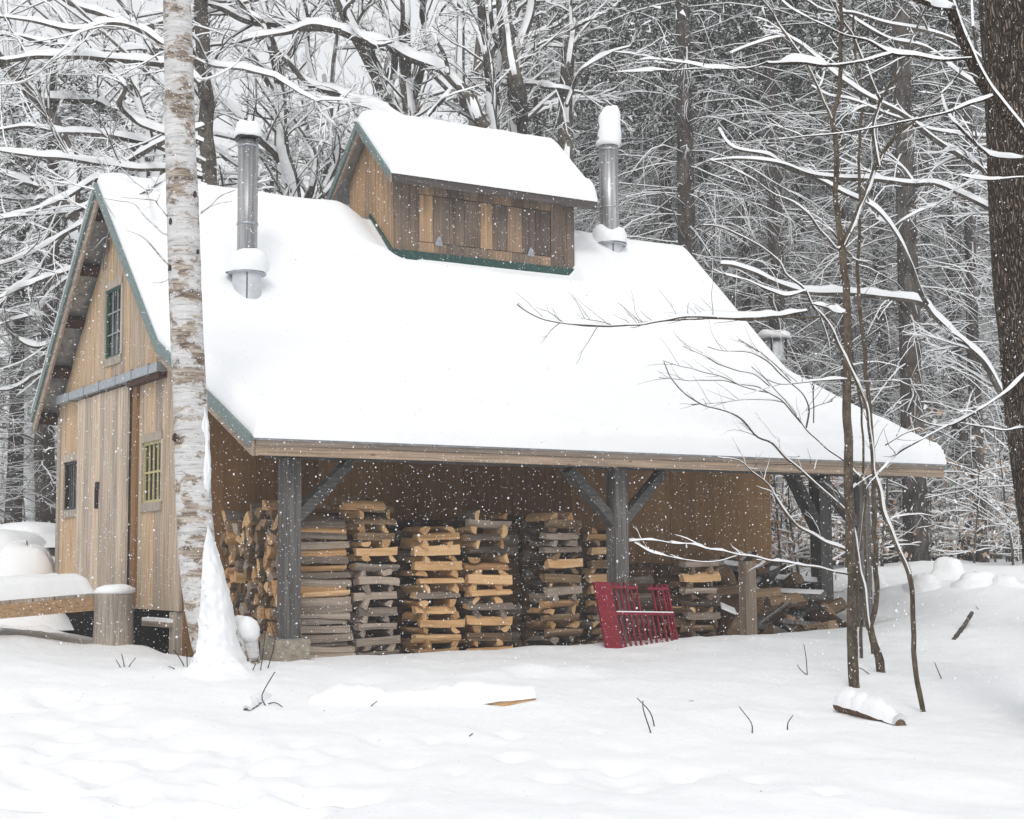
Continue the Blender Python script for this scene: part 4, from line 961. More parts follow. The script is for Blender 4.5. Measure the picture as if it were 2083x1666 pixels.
# the drift packed against the foot: a curved apron on the weather side, running out into the ground
fl_ = A([(1060, 424, 430, .01), (1100, 421, 438, .03), (1130, 419, 447, .05), (1180, 418, 462, .07), (1230, 414, 474, .09), (1280, 411, 484, .12), (1320, 406, 494, .16), (1345, 398, 508, .22), (1362, 384, 535, .32), (1376, 350, 580, .5)], float)
lv = np.linspace(1060, 1376, 60); ll, rr_, dp = (np.interp(lv, fl_[:, 0], fl_[:, k_]) for k_ in (1, 2, 3)); mm = 26; V = []
for i_, v_ in enumerate(lv):
    cx_ = (ll[i_] + rr_[i_]) / 2; aw = (rr_[i_] - ll[i_]) / 2 * DB / FPX; base_ = at(cx_, v_, DB + .03)
    for j_ in range(mm):
        a_ = math.pi * (j_ / (mm - 1)) ; nz = 1 + .13 * float(fbm(i_ * .16, j_ * .35)) + .10 * float(fbm(i_ * .5, j_ * .8))
        V.append(base_ + RT * (-math.cos(a_) * aw * nz) - _h * (math.sin(a_) ** .6 * (dp[i_] + .09 + .13 * min(1, i_ / 22)) * nz + .03 * min(1, i_ / 22)))
t.sn.add(V, [(i_ * mm + j_, i_ * mm + j_ + 1, (i_ + 1) * mm + j_ + 1, (i_ + 1) * mm + j_) for i_ in range(59) for j_ in range(mm - 1)])
# knots and the small dead branches
for (pts, w0) in [([(348, 542), (330, 525), (285, 480), (245, 460), (213, 408)], 5), ([(345, 477), (330, 474), (305, 452), (275, 415), (235, 408), (213, 405)], 4), ([(340, 440), (318, 412), (312, 408), (245, 402)], 3), ([(318, 412), (325, 395)], 2),
                  ([(408, 435), (430, 415), (450, 400), (478, 388)], 4), ([(410, 430), (445, 414), (470, 411)], 2), ([(346, 565), (335, 572), (310, 574)], 2), ([(398, 118), (330, 96), (286, 71), (252, 59), (213, 54), (176, 61), (151, 72), (138, 92), (118, 111), (87, 139), (59, 160), (29, 170), (-10, 172)], 7),
                  ([(258, 67), (240, 95), (232, 101), (215, 122), (195, 145), (176, 172)], 3), ([(333, 97), (300, 75), (285, 60)], 3), ([(400, 158), (420, 160), (470, 137), (500, 105), (525, 65)], 5)]:
    P = path(pts, DB - .05, .25, 4); tri_tube(t.br, P, np.linspace(w0, 1.6, len(P)) / 2 * DB / FPX, 5)
    if w0 >= 5: snow_strip(t.sn, P, w0 / 2 * DB / FPX * .8, .012, .8)
for (u, v, s_) in [(350, 500, 9), (341, 450, 10), (352, 190, 9), (337, 545, 8), (350, 600, 7), (404, 395, 9), (346, 890, 12), (410, 512, 7)]:
    uc = float(np.interp(v, [0, 400, 900, 1350], [362, 371, 390, 420])); p = at(u + (uc - u) * .22, v, DB - .1); b_ = s_ * .8 * DB / FPX; t.tw.lathe(p - A([0, 0, b_]), [(.004, 0), (b_ * .6, b_ * .5), (b_ * .55, b_ * 1.4), (.004, b_ * 2)], 8)
t.finish()

# ---- the oak at the right edge, with its limb across the corner
DO = 11.; t = Tree('oak_tree', 'massive rough-barked oak trunk at the right edge of the photo', BARK_OAK)
ol = [(2190, 1345, 170), (2168, 1160, 158), (2142, 1000, 150), (2122, 850, 148), (2110, 700, 148), (2100, 600, 150), (2094, 500, 152), (2088, 400, 150), (2085, 300, 150), (2082, 200, 152), (2078, 100, 156), (2074, 0, 160), (2070, -150, 158), (2062, -500, 140)]
P = [at(u, v, DO) for u, v, _ in ol]; g = to_ground(P); P = [A([P[0][0] + .05, P[0][1], g[2] - .2])] + P; R_ = [.34] + [w_ / 2 * DO / FPX for *_, w_ in ol]
tri_tube(t.tr, smooth_path(P, 6), smooth_path(A(R_)[:, None], 6)[:, 0], 30); t.loc = (P[0][0], P[0][1], g[2] + .1); t.fine = 5
O2 = DO - 1.3
for pts, w0, w1, sn_, tl in [([(2180, 400), (2083, 280), (2040, 225), (2000, 165), (1972, 110), (1950, 60), (1932, 15), (1900, -60), (1850, -180)], 30, 20, .035, .25),
                   ([(1940, 18), (1905, 13), (1870, 2), (1800, -25)], 15, 9, .06, .3),
                   ([(1975, 118), (1930, 120), (1870, 115), (1815, 108), (1760, 84), (1710, 65), (1650, 40), (1610, 20), (1580, -10)], 8, 4, .035, .9),
                   ([(1815, 108), (1760, 122), (1712, 132), (1640, 130), (1560, 127)], 6, 8, .075, .8), ([(1560, 127), (1530, 138), (1500, 141), (1450, 138), (1400, 128), (1330, 122), (1300, 123)], 5, 2, .05, 1.),
                   ([(1500, 141), (1400, 141), (1300, 146), (1240, 150)], 3, 2, .035, 1.),
                   ([(2020, 195), (1990, 208), (1930, 225), (1870, 240), (1800, 255), (1720, 268), (1640, 276), (1585, 284)], 7, 3, .045, 1.1),
                   ([(2083, 322), (2050, 322), (2000, 305), (1960, 270), (1925, 225), (1915, 195), (1905, 175)], 8, 4, .03, .5), ([(1913, 190), (1950, 150), (1965, 125)], 4, 2, .01, .5), ([(1913, 193), (1880, 190), (1860, 183)], 3, 2, .02, .6),
                   ([(1990, 300), (1960, 245), (1940, 222)], 3, 2, .02, .6), ([(2083, 360), (2040, 362), (2010, 365), (1950, 358)], 5, 2, .07, .9)]:
    P = path(pts, (O2 + .5, O2) if w0 > 20 else O2, .2 if w0 > 20 else .35, 5); R_ = rad(w0, w1, O2, len(P)); t.branch(P, R_, sn_ * .62, tl, 8)
for pts, w0 in [([(2110, 745), (2080, 765), (2040, 800), (1990, 835), (1940, 862), (1900, 862), (1860, 850), (1840, 840)], 6), ([(2083, 870), (2040, 873), (1990, 868), (1950, 862)], 5), ([(1930, 864), (1880, 890), (1830, 920), (1790, 960)], 4)]:
    P = path(pts, DO - .5, .3, 5); R_ = rad(w0, 3, DO, len(P)); t.branch(P, R_, .025, .9, 6)
t.finish()

# ---- the saplings in front of the lean-to's right half
def sapling(label, stems, snow=.02, name='sapling'):
    p0 = gp(*stems[0][0][0]); d = float((p0 - CAM) @ FW); t = Tree(name, label, BARK_SAP); t.side = RT * .9 + A([0, 0, .3]); t.fine = 5
    for i, (pts, w0, w1, sn_, tl, dd) in enumerate(stems):
        P = path(pts, (d, d + dd) if dd else d, .0 if i == 0 else .12, 5)
        if i == 0: P = np.vstack([P[0] - A([0, 0, .12]), P])
        R_ = rad(w0, w1, d, len(P)) * (1 + .06 * vnoise(np.arange(len(P)) * .9, np.zeros(len(P)) + i)); 
        if i == 0: tri_tube(t.tr, P, R_, 12)
        else: t.branch(P, R_, sn_, tl, 8)
    t.loc = tuple(p0); t.finish(); return d
dA = sapling('tallest forked sapling with the thick grey-brown stem left of the fallen log', [
 ([(1738, 1398), (1733, 1340), (1735, 1280), (1733, 1180), (1730, 1080), (1727, 1000), (1727, 900), (1722, 850), (1724, 780), (1726, 700), (1722, 620), (1716, 520), (1712, 497)], 23, 15, 0, 0, 0),
 ([(1712, 500), (1704, 450), (1700, 400), (1702, 320), (1698, 270), (1692, 240), (1708, 180), (1710, 100), (1712, 0), (1712, -120)], 12, 6, .0, 0, .1), ([(1692, 242), (1675, 200), (1655, 160), (1630, 115), (1605, 80), (1580, 40), (1552, 0), (1530, -50)], 7, 4, .02, .8, .3),
 ([(1714, 500), (1745, 430), (1765, 385), (1780, 345), (1788, 335), (1805, 300), (1840, 260), (1870, 235), (1925, 190)], 13, 4, .02, .7, .2), ([(1788, 338), (1782, 300), (1778, 255), (1790, 208), (1785, 190), (1760, 130), (1740, 80), (1708, 30), (1690, -30)], 9, 5, .022, .8, .1),
 ([(1790, 208), (1820, 150), (1850, 90), (1885, 15)], 6, 3, .015, .7, .2), 
 ([(1712, 497), (1690, 470), (1668, 455)], 5, 2, .015, .9, 0), ([(1720, 510), (1745, 530), (1765, 535)], 5, 3, .03, .9, 0),
 ([(1728, 770), (1700, 772), (1640, 776), (1590, 780), (1560, 772)], 4, 2, .02, 1., -.4), ([(1728, 775), (1790, 775), (1850, 772)], 3, 2, .01, 1., 0),
 ([(1712, 497), (1700, 505), (1670, 470), (1650, 440), (1620, 415), (1570, 390), (1530, 365), (1480, 340), (1440, 325)], 5, 2, .025, .8, -.5),
 ([(1727, 1000), (1740, 985), (1755, 965)], 4, 3, .02, .7, 0)])
dB = sapling('middle sapling that splits low into two wavy stems just behind the fallen log', [
 ([(1792, 1368), (1786, 1330), (1772, 1290), (1768, 1270)], 20, 13, 0, 0, 0),
 ([(1768, 1280), (1760, 1220), (1752, 1170), (1745, 1120), (1728, 1050), (1700, 1020), (1660, 985), (1600, 930), (1570, 900), (1540, 885), (1505, 850), (1460, 830), (1420, 820), (1370, 775), (1350, 735)], 11, 2.5, .02, .8, -.5),
 ([(1770, 1275), (1782, 1220), (1780, 1100), (1777, 1000), (1772, 880), (1765, 800), (1757, 700), (1748, 600), (1745, 520), (1750, 400), (1748, 300), (1752, 200), (1740, 100), (1735, 0)], 11, 4, .0, .8, .4),
 ([(1735, 1060), (1700, 1000), (1655, 950), (1625, 925), (1600, 905), (1560, 880)], 0.1, .1, .0, .8, -.1),
 ([(1745, 1128), (1700, 1110), (1640, 1080), (1600, 1045), (1560, 985), (1530, 960), (1500, 935), (1460, 930)], 8, 2, .025, .8, -.6),
 ([(1735, 1170), (1690, 1160), (1620, 1148), (1560, 1138), (1510, 1128), (1460, 1120), (1400, 1108), (1330, 1100), (1280, 1102)], 6, 2, .05, 1.2, -.8),
 ([(1510, 1128), (1460, 1140), (1420, 1142), (1370, 1135), (1320, 1120), (1290, 1105)], 3, 1.5, .025, 1.2, 0)])
dC = sapling('rightmost slim sapling leaning left from the snow right of the fallen log', [
 ([(1878, 1448), (1868, 1390), (1858, 1300), (1855, 1220), (1850, 1165)], 11, 10, 0, 0, 0),
 ([(1850, 1168), (1838, 1140), (1815, 1090), (1795, 1030), (1780, 960), (1770, 880), (1762, 830), (1748, 790), (1728, 745), (1705, 700), (1680, 650), (1655, 620), (1640, 590), (1600, 560), (1585, 530), (1550, 500), (1500, 475), (1460, 460), (1430, 458)], 11, 4, .028, .8, .3),
 ([(1640, 632), (1600, 640), (1560, 642), (1500, 648), (1440, 646), (1390, 645), (1340, 652), (1290, 662), (1220, 662), (1160, 658), (1110, 648), (1075, 635), (1050, 618)], 8, 2, .05, .9, -1.),
 ([(1655, 618), (1700, 632), (1720, 636)], 5, 4, .06, .9, 0), ([(1640, 590), (1600, 600), (1560, 590), (1520, 570), (1470, 555), (1450, 545)], 5, 2, .035, .7, 0),
 ([(1650, 618), (1670, 650), (1685, 700), (1687, 730)], 4, 2, .01, .8, 0), ([(1800, 905), (1840, 880), (1870, 870)], 5, 3, .01, .6, 0)])
t = Tree('sapling', 'thin twiggy side growth of saplings spreading over the lower right roof snow', BARK_SAP)
p0 = gp(1752, 1330); dd = float((p0 - CAM) @ FW) - .2
for pts, w0 in [([(1752, 1330), (1752, 1240), (1748, 1150), (1760, 1000), (1740, 960), (1700, 925), (1660, 895), (1640, 870), (1600, 820), (1560, 775), (1530, 745)], 7),
   ([(1640, 870), (1645, 830), (1630, 800), (1600, 770), (1560, 735), (1520, 715), (1470, 712), (1440, 705)], 4), ([(1630, 860), (1590, 815), (1550, 790), (1500, 780), (1440, 772), (1400, 775), (1340, 768)], 4), ([(1570, 800), (1520, 790), (1470, 765), (1420, 755), (1350, 732)], 3),
   ([(1600, 820), (1560, 812), (1510, 812), (1460, 820), (1405, 821)], 2.5), ([(1565, 785), (1530, 760), (1470, 745), (1440, 725), (1390, 705)], 3), ([(1610, 775), (1560, 725), (1530, 705), (1500, 690)], 2.5), ([(1655, 860), (1655, 800), (1652, 780)], 2.2), ([(1640, 835), (1660, 825), (1695, 815)], 2)]:
    P = path(pts, (dd, dd - .4), .1, 5); 
    if w0 == 7: P = np.vstack([P[0] - A([0, 0, .1]), P])
    R_ = rad(w0, 1.8, dd, len(P)); t.branch(P, R_, .022 if w0 > 2.5 else 0.006, .9, 6) if w0 != 7 else t.trunk(P, R_, 8, .02, .9)
    for k in range(5): 
        i = random.randint(len(P) // 2, len(P) - 2); t.grow(P[i], (P[i + 1] - P[i]) / np.linalg.norm(P[i + 1] - P[i]) + UP * random.uniform(-.3, .9), random.uniform(.15, .35), .0028, 0, 0, .2)
t.loc = tuple(p0); t.finish()
# more fine twigs on the long branch over the roof
t = Tree('sapling', 'straggly sapling whose long twig reaches left across the middle of the roof snow', BARK_SAP); p0 = gp(1775, 1330); dd = float((p0 - CAM) @ FW)
P = path([(1775, 1330), (1762, 1200), (1757, 1000), (1748, 800), (1700, 660), (1640, 645), (1500, 650), (1400, 648), (1330, 655), (1200, 664), (1100, 645)], (dd, dd - .8), .05, 5); P = np.vstack([P[0] - A([0, 0, .1]), P])
R_ = rad(6, 2, dd, len(P)); tri_tube(t.tr, P, R_, 6); t.loc = tuple(p0)
for k in range(26):
    i = random.randint(int(len(P) * .55), len(P) - 2); t.grow(P[i], -RT * random.uniform(.4, 1) + UP * random.uniform(.1, 1.), random.uniform(.15, .42), .003, 0, 1 if k % 2 else 0, .25, ch=(1, 2))
t.finish()

# ---- hardwoods whose limbs arch across the upper left and centre, traced in depth order
def traced(name, label, stems, side=None, tw=3, twl=.9, snk=1., bark=BARK_GREY):
    t = Tree(name, label, bark); t.side = side
    for i, (d, w0, w1, sn_, pts) in enumerate(stems):
        P = path(pts, d, .9, 4); R_ = rad(w0, w1, d, len(P))
        if i == 0:
            g = A([P[0][0], P[0][1], float(G(P[0][0], P[0][1])) - .2]); Pt = np.vstack([g, P[0] * .6 + g * .4, P]); Rt = np.concatenate([[R_[0] * 1.35, R_[0] * 1.1], R_])
            t.trunk(Pt, Rt, 12, sn_ * snk, .5); t.loc = (g[0], g[1], g[2] + .2)
        else: t.branch(P, R_, sn_ * snk, .35, 7)
        L_ = np.linalg.norm(P[-1] - P[0])
        sprout(t, P, int(tw * L_ / 1.2) + 2, twl, max(.008, R_.mean() * .35), .02, 2, .15)
    t.finish()
SL = -RT * .8 - FW * .4
traced('maple_tree', 'dark straight hardwood trunk showing just right of the upper birch with limbs arching left', [
 (21, 34, 28, 0, [(425, 420), (422, 330), (418, 200), (412, 100), (408, 0), (405, -150)]),
 (19.5, 16, 9, .07, [(410, 170), (365, 135), (330, 130), (235, 120), (151, 116), (84, 112), (30, 118), (-30, 130)]), (19, 12, 6, .05, [(412, 130), (330, 88), (286, 63), (235, 50), (150, 60), (60, 40), (-20, 28)]),
 (19, 15, 7, .07, [(412, 290), (370, 275), (330, 268), (289, 256), (262, 232), (245, 208), (255, 175), (225, 140)]), (19.5, 12, 6, .06, [(412, 360), (330, 345), (215, 338), (141, 324), (67, 314), (0, 304), (-40, 296)]),
 (18.6, 12, 7, .06, [(412, 255), (330, 290), (269, 324), (215, 347), (168, 381), (120, 410), (60, 430), (0, 440)]), (20, 14, 7, .06, [(415, 330), (330, 298), (286, 288), (202, 274), (141, 270), (77, 258), (0, 264)]),
 (18.6, 10, 5, .06, [(420, 380), (330, 365), (240, 420), (165, 458), (120, 482), (60, 518), (0, 540), (-30, 550)]), (19.2, 9, 4, .05, [(200, 400), (150, 430), (90, 440), (40, 442), (-10, 450)]),
 (18.8, 9, 4, .05, [(160, 540), (110, 560), (60, 580), (0, 605), (-30, 610)]), (19, 8, 4, .05, [(150, 455), (100, 520), (70, 560), (20, 590), (-20, 640)])], tw=3)
traced('maple_tree', 'leaning snow-plastered hardwood whose stems slant from upper left down behind the gable peak', [
 (22, 26, 20, .08, [(215, 560), (160, 480), (148, 400), (150, 330), (111, 249), (80, 210), (44, 168), (0, 121), (-40, 60)]),
 (22, 18, 10, .07, [(175, 470), (110, 395), (60, 370), (0, 350), (-40, 345)]), (23, 22, 12, .08, [(300, 420), (290, 330), (260, 270), (230, 230), (190, 208), (130, 205), (70, 200), (10, 230)]),
 (23.5, 18, 10, .07, [(330, 380), (310, 290), (270, 180), (230, 140), (200, 118), (160, 100), (90, 84), (0, 70)]), (22.5, 18, 10, .07, [(330, 130), (280, 60), (220, 30), (150, 10), (90, -10)]),
 (22.2, 9, 5, .06, [(120, 400), (70, 405), (30, 408), (-20, 400)]), (21.6, 10, 5, .06, [(150, 560), (100, 600), (60, 640), (0, 660)]), (22, 12, 6, .06, [(170, 640), (100, 700), (40, 690), (0, 640), (-20, 600)]), (22, 10, 5, .05, [(130, 750), (80, 760), (30, 790), (-20, 795)])], side=SL)
traced('maple_tree', 'forked hardwood behind the cupola, one heavy snow-loaded limb arching far left', [
 (22, 34, 30, .03, [(1010, 330), (1000, 290), (985, 245)]),
 (21.5, 26, 11, .10, [(990, 260), (973, 239), (953, 195), (912, 150), (869, 130), (808, 103), (751, 89), (684, 62), (600, 54), (538, 48), (511, 43), (447, 17), (400, 5)]),
 (21.5, 16, 8, .09, [(870, 290), (800, 240), (775, 225), (727, 208), (687, 190), (643, 180), (615, 160), (585, 126), (551, 89), (535, 48), (500, 20), (470, -20)]),
 (21.8, 12, 6, .07, [(690, 60), (640, 48), (590, 65), (530, 75), (480, 85), (430, 90)]), (22, 24, 16, .02, [(985, 250), (945, 200), (938, 134), (936, 60), (940, -30)]),
 (22, 16, 12, .07, [(1005, 270), (990, 110), (965, 50), (939, 0), (925, -50)]), (22, 18, 14, .05, [(1010, 290), (1000, 180), (985, 60), (978, 0), (975, -60)]), (21.7, 9, 5, .05, [(912, 150), (905, 110), (880, 60), (900, 20), (930, -10)]),
 (22, 8, 5, .05, [(720, 0), (700, 30), (730, 70), (770, 90), (800, 85)]), (21.6, 9, 4, .06, [(870, 235), (900, 205), (915, 180)])], side=SL, tw=3)
traced('maple_tree', 'thick dark multi-stemmed hardwood rising just right of the cupola ridge', [
 (23, 34, 28, .02, [(1062, 330), (1055, 260), (1050, 180), (1033, 90), (1026, 0), (1022, -80)]), (23, 24, 16, .05, [(1050, 300), (1045, 200), (1056, 110), (1080, 10), (1090, -60)]),
 (22.8, 14, 8, .06, [(1012, 320), (1010, 200), (1018, 120), (1000, 60), (995, -20)]), (22.8, 12, 6, .05, [(1060, 170), (1090, 170), (1140, 180), (1185, 190)]), (22.6, 8, 4, .05, [(1060, 100), (1110, 95), (1150, 98)])], side=SL, tw=2)
traced('maple_tree', 'big dark hardwood leaning left behind the left end of the cupola', [
 (25, 34, 28, .07, [(830, 340), (808, 235), (761, 141), (711, 37), (680, -30), (660, -90)]), (25, 26, 18, .05, [(835, 330), (829, 200), (826, 100), (822, 0), (820, -80)]), (25, 14, 8, .06, [(790, 200), (805, 130), (790, 60), (770, 0)]), (25.5, 16, 9, .06, [(840, 200), (870, 100), (860, 30), (875, -30)])], side=RT * .8, tw=3)
traced('maple_tree', 'slim pale hardwoods leaning apart behind the left stove pipe', [
 (24, 24, 16, .09, [(605, 420), (590, 350), (575, 280), (570, 200), (560, 120), (540, 40), (530, -40)]), (24, 16, 9, .08, [(600, 400), (560, 320), (500, 250), (450, 200), (430, 160), (400, 120)]), (24.5, 14, 8, .07, [(620, 420), (640, 330), (600, 250), (550, 180), (520, 130)]), (24, 12, 6, .07, [(660, 380), (690, 300), (660, 220), (630, 130), (625, 30), (610, -20)]), (23.5, 9, 4, .06, [(640, 420), (700, 350), (740, 330), (690, 300)])], side=SL, tw=4)
traced('snag_tree', 'dead broken-topped trunk with a snow knob on its stub behind the cupola roof', [(22.5, 36, 24, .04, [(1148, 420), (1150, 300), (1152, 215), (1158, 120), (1163, 42)]), (22.5, 9, 5, .04, [(1152, 215), (1180, 150), (1215, 120), (1280, 95)]), (22.5, 7, 4, .04, [(1160, 60), (1200, 40), (1240, 20)])], side=SL, tw=1)
traced('maple_tree', 'arching snow-laden hardwood limb sloping down to the right behind the oak', [
 (15.5, 20, 18, .0, [(2150, 1100), (2145, 960), (2135, 900), (2130, 860)]),
 (15.5, 17, 10, .075, [(2130, 880), (2050, 820), (2000, 740), (1950, 690), (1900, 640), (1880, 615), (1840, 605), (1760, 598), (1700, 594), (1625, 590), (1580, 580), (1540, 560), (1500, 545), (1470, 540)]),
 (15.5, 10, 6, .05, [(1885, 618), (1860, 570), (1840, 500), (1818, 465), (1780, 430), (1730, 395), (1680, 370), (1600, 345), (1560, 320), (1490, 300), (1460, 260)]), (15.4, 6, 3, .03, [(1818, 465), (1860, 430), (1900, 415), (1950, 400)])], tw=1, twl=.6, snk=.6)
traced('maple_tree', 'hardwood standing behind the oak with several parallel snowy limbs sweeping to upper left', [
 (14, 20, 18, .0, [(2160, 1000), (2150, 800), (2130, 600), (2120, 470)]),
 (14, 16, 7, .05, [(2120, 480), (2060, 455), (2010, 420), (1950, 395), (1900, 375), (1850, 375), (1780, 362), (1700, 358), (1640, 350), (1580, 330), (1500, 318), (1440, 330)]), (14, 12, 7, .045, [(2050, 350), (1990, 340), (1930, 300), (1880, 265), (1800, 215), (1740, 170), (1700, 145), (1650, 105), (1600, 80), (1540, 90), (1480, 110)]),
 (14, 10, 6, .05, [(2040, 150), (1990, 115), (1940, 80), (1880, 60), (1800, 45), (1740, 25), (1680, 20), (1640, 0)]), (14, 10, 6, .05, [(2040, 200), (1960, 150), (1880, 100), (1810, 75), (1740, 40), (1700, 10), (1650, -30)]),
 (14, 9, 5, .045, [(2050, 280), (1980, 275), (1900, 262), (1860, 250), (1800, 235), (1740, 200), (1690, 190), (1650, 170)]), (14, 9, 5, .04, [(2045, 420), (1990, 330), (1930, 300), (1900, 290), (1880, 268)]), (14, 8, 4, .03, [(2050, 290), (2000, 160), (1985, 60), (1980, -20)])], tw=1, twl=.6, snk=.38)

# ---- random hardwoods for the thicket
BARK_FAR = mk_bark('lightened_thicket_bark', (.07, .062, .055), (.15, .135, .12), (.25, .23, .21), 12, 5, .6, .02)  # grey limb bark lightened in colour to brighten the distant thicket
def hardwood(seed):
    global rng
    random.seed(seed); rng = np.random.default_rng(seed); t = Tree('hardwood_tree', '', BARK_FAR); t.side = SL
    H = random.uniform(9, 12); lean = rng.normal(0, .12, 2); n = 9; z = np.linspace(-.3, H, n)
    P = np.stack([lean[0] * z + .25 * vnoise(z * .4 + seed, z * 0), lean[1] * z + .25 * vnoise(z * .4 + seed, z * 0 + 7), z], 1); R_ = np.linspace(.13, .035, n)
    t.trunk(P, R_, 8, .11); t.loc = (0, 0, 0)
    for k in range(17):
        h_ = random.uniform(.1, .95) * H; i = min(int(h_ / H * (n - 1)), n - 2); p = P[i] + (P[i + 1] - P[i]) * random.random(); a = random.uniform(0, 6.28)
        t.grow(p, (math.cos(a), math.sin(a), random.uniform(.1, .9)), random.uniform(2.2, 4.2), random.uniform(.03, .05), .06, 3, .35, -.1, 6, (3, 4), .7)
    return t.finish()
def place(proto, spots, label, group):
    first = True
    for (u, d, s_) in spots:
        o = proto if first else copy_tree(proto); first = False
        p = at(u, 1148, d); o.location = (p[0], p[1], float(G(p[0], p[1]))); o.rotation_euler = (0, 0, random.uniform(0, 6.28)); o.scale = (s_,) * 3; o['label'] = label; o['group'] = group
        if s_ == .95 and u < 0 or u in (22, 88): o.scale = (1, 1, .42)
HW = [hardwood(s_) for s_ in (11, 12, 13, 14)]
random.seed(5)
spots = [[] for _ in HW]
for i, (u, d) in enumerate([(-60, 25), (60, 27), (150, 24), (250, 28), (340, 26), (470, 27), (540, 31), (640, 27), (740, 29), (890, 27), (960, 31), (30, 33), (120, 36), (210, 34), (300, 38), (400, 35), (480, 40), (570, 37), (690, 38), (780, 36), (860, 40), (1000, 36), (-20, 44), (90, 47), (180, 50), (270, 46), (360, 52), (450, 49), (620, 50), (750, 48), (900, 50), (1500, 40), (1950, 44)]):
    spots[i % 4].append((u + random.uniform(-25, 25), d, random.uniform(.85, 1.15)))
for o, s_ in zip(HW, spots): place(o, s_, 'bare snow-laden hardwood in the tangled thicket behind the shack', 'hardwoods in the thicket')
def pine(seed, H=17, r=.17):
    global rng
    random.seed(seed); rng = np.random.default_rng(seed); t = Tree('pine_tree', '', BARK_PINE); t.bare = .5; t.leafmat = NEEDLE
    n = 12; z = np.linspace(-.3, H, n); P = np.stack([.12 * vnoise(z * .25 + seed, z * 0), .12 * vnoise(z * .25, z * 0 + seed), z], 1); t.trunk(P, np.linspace(r, .05, n), 12, 0); t.loc = (0, 0, 0)
    h_ = random.uniform(.9, 1.4)
    while h_ < H - 1.5:
        dead = h_ < 8.5
        for k in range(random.randint(5, 8) if dead else random.randint(4, 6)):
            a = random.uniform(0, 6.28); L_ = random.uniform(1.1, 2.6) if dead else random.uniform(1.4, 2.8) * (1 - .5 * (h_ - 8.5) / (H - 8.5))
            if dead and random.random() < .25: L_ *= .3
            p = A([0, 0, h_ + random.uniform(-.12, .12)]); d = A([math.cos(a), math.sin(a), random.uniform(-.25, .45)]); t.grow(p, d, L_, .012, .010, 2 if dead and k % 2 else 1, .2, -.55, 5, (4, 6), .75)
            if not dead:
                for q_ in range(7):
                    c = p + d / np.linalg.norm(d) * L_ * random.uniform(.25, 1.0) + A([0, 0, -.1])
                    for w_ in range(20):
                        v = rng.normal(0, .17, 3) + c; e = rng.normal(0, .07, 3); f_ = rng.normal(0, .022, 3); t.lf.add([v, v + e, v + e + f_], [(0, 1, 2)], 0 if random.random() < .72 else 1)
        h_ += random.uniform(.22, .42) if dead else random.uniform(.4, .6)
    return t.finish()
PN = [pine(s_, H, r) for s_, H, r in ((21, 17, .19), (22, 16, .15), (23, 18, .17), (24, 15, .13))]
random.seed(9)
near = [(1412, 24, 1), (1560, 30, 1), (1640, 28, 1), (1700, 33, 1), (1865, 23.5, 1.05), (1908, 31, .9), (1962, 29, 1), (1995, 26, .95), (1500, 35, 1), (1470, 42, 1), (1335, 36, 1), (1262, 30, 1), (1205, 36, 1), (1100, 33, 1), (1780, 37, 1), (1830, 42, 1), (1590, 25, .9), (1735, 26, .9), (1450, 29, .9), (1530, 27, .85), (1370, 28, .9), (1300, 33, .9), (1810, 27, .85), (2060, 33, 1), (2120, 28, 1), (22, 24, .95), (88, 22.5, 1), (-40, 30, .4)]
far = [(u + random.uniform(-22, 22), d + random.uniform(-2, 2), random.uniform(.9, 1.15)) for d in (40, 46, 53, 61, 70, 80) for u in range(1080, 2200, 62 if d < 60 else 48)] + [(u + random.uniform(-30, 30), random.uniform(50, 75), 1.) for u in range(500, 1080, 80) if False] + [(u, random.uniform(45, 60), .55) for u in range(500, 1060, 55)] + [(u, random.uniform(45, 60), .42) for u in range(-100, 500, 50)]
NS = [(u, d, s_) for u, d, s_ in near]; allp = NS + far
for i, o in enumerate(PN): place(o, allp[i::4], 'tall dark snow-dusted pine with drooping dead branches in the wood behind', 'pines of the wood behind')
# beech brush with dry tan leaves at the right
def beech(seed):
    global rng
    random.seed(seed); rng = np.random.default_rng(seed); t = Tree('beech_sapling', '', BARK_GREY); t.bare = .5; t.leafmat = LEAF; H = random.uniform(1.8, 2.8)
    z = np.linspace(-.1, H, 7); P = np.stack([.2 * vnoise(z + seed, z * 0), .2 * vnoise(z, z * 0 + seed), z], 1); t.trunk(P, np.linspace(.022, .006, 7), 6, 0); t.loc = (0, 0, 0)
    for k in range(20):
        i = random.randint(1, 5); a = random.uniform(0, 6.28); d = A([math.cos(a), math.sin(a), random.uniform(.1, .7)]); L_ = random.uniform(.4, .9); t.grow(P[i], d, L_, .007, .016, 1, .3, -.2, 4, (2, 3))
        for q_ in range(9):
            c = P[i] + d / np.linalg.norm(d) * L_ * random.uniform(.3, 1.05) + rng.normal(0, .07, 3); e = A([rng.normal(0, .02), rng.normal(0, .02), -random.uniform(.045, .08)]); f_ = rng.normal(0, .016, 3)
            t.lf.add([c, c + e * .5 + f_, c + e, c + e * .5 - f_], [(0, 1, 2, 3)], 0 if random.random() < .66 else 1)
    return t.finish()
random.seed(3)
BE = [beech(31), beech(32)]; random.seed(4)
bs_ = [(u + random.uniform(-15, 15), random.uniform(21.5, 29), random.uniform(.7, 1.2)) for u in range(1600, 2130, 21)]
bs_ += [(1585, 20.5, 1.1), (1610, 21, 1.2)]
for i, o in enumerate(BE): place(o, bs_[i::2], 'young beech holding dry tan leaves and snow in the brush at the right wood edge', 'leafy beech brush')

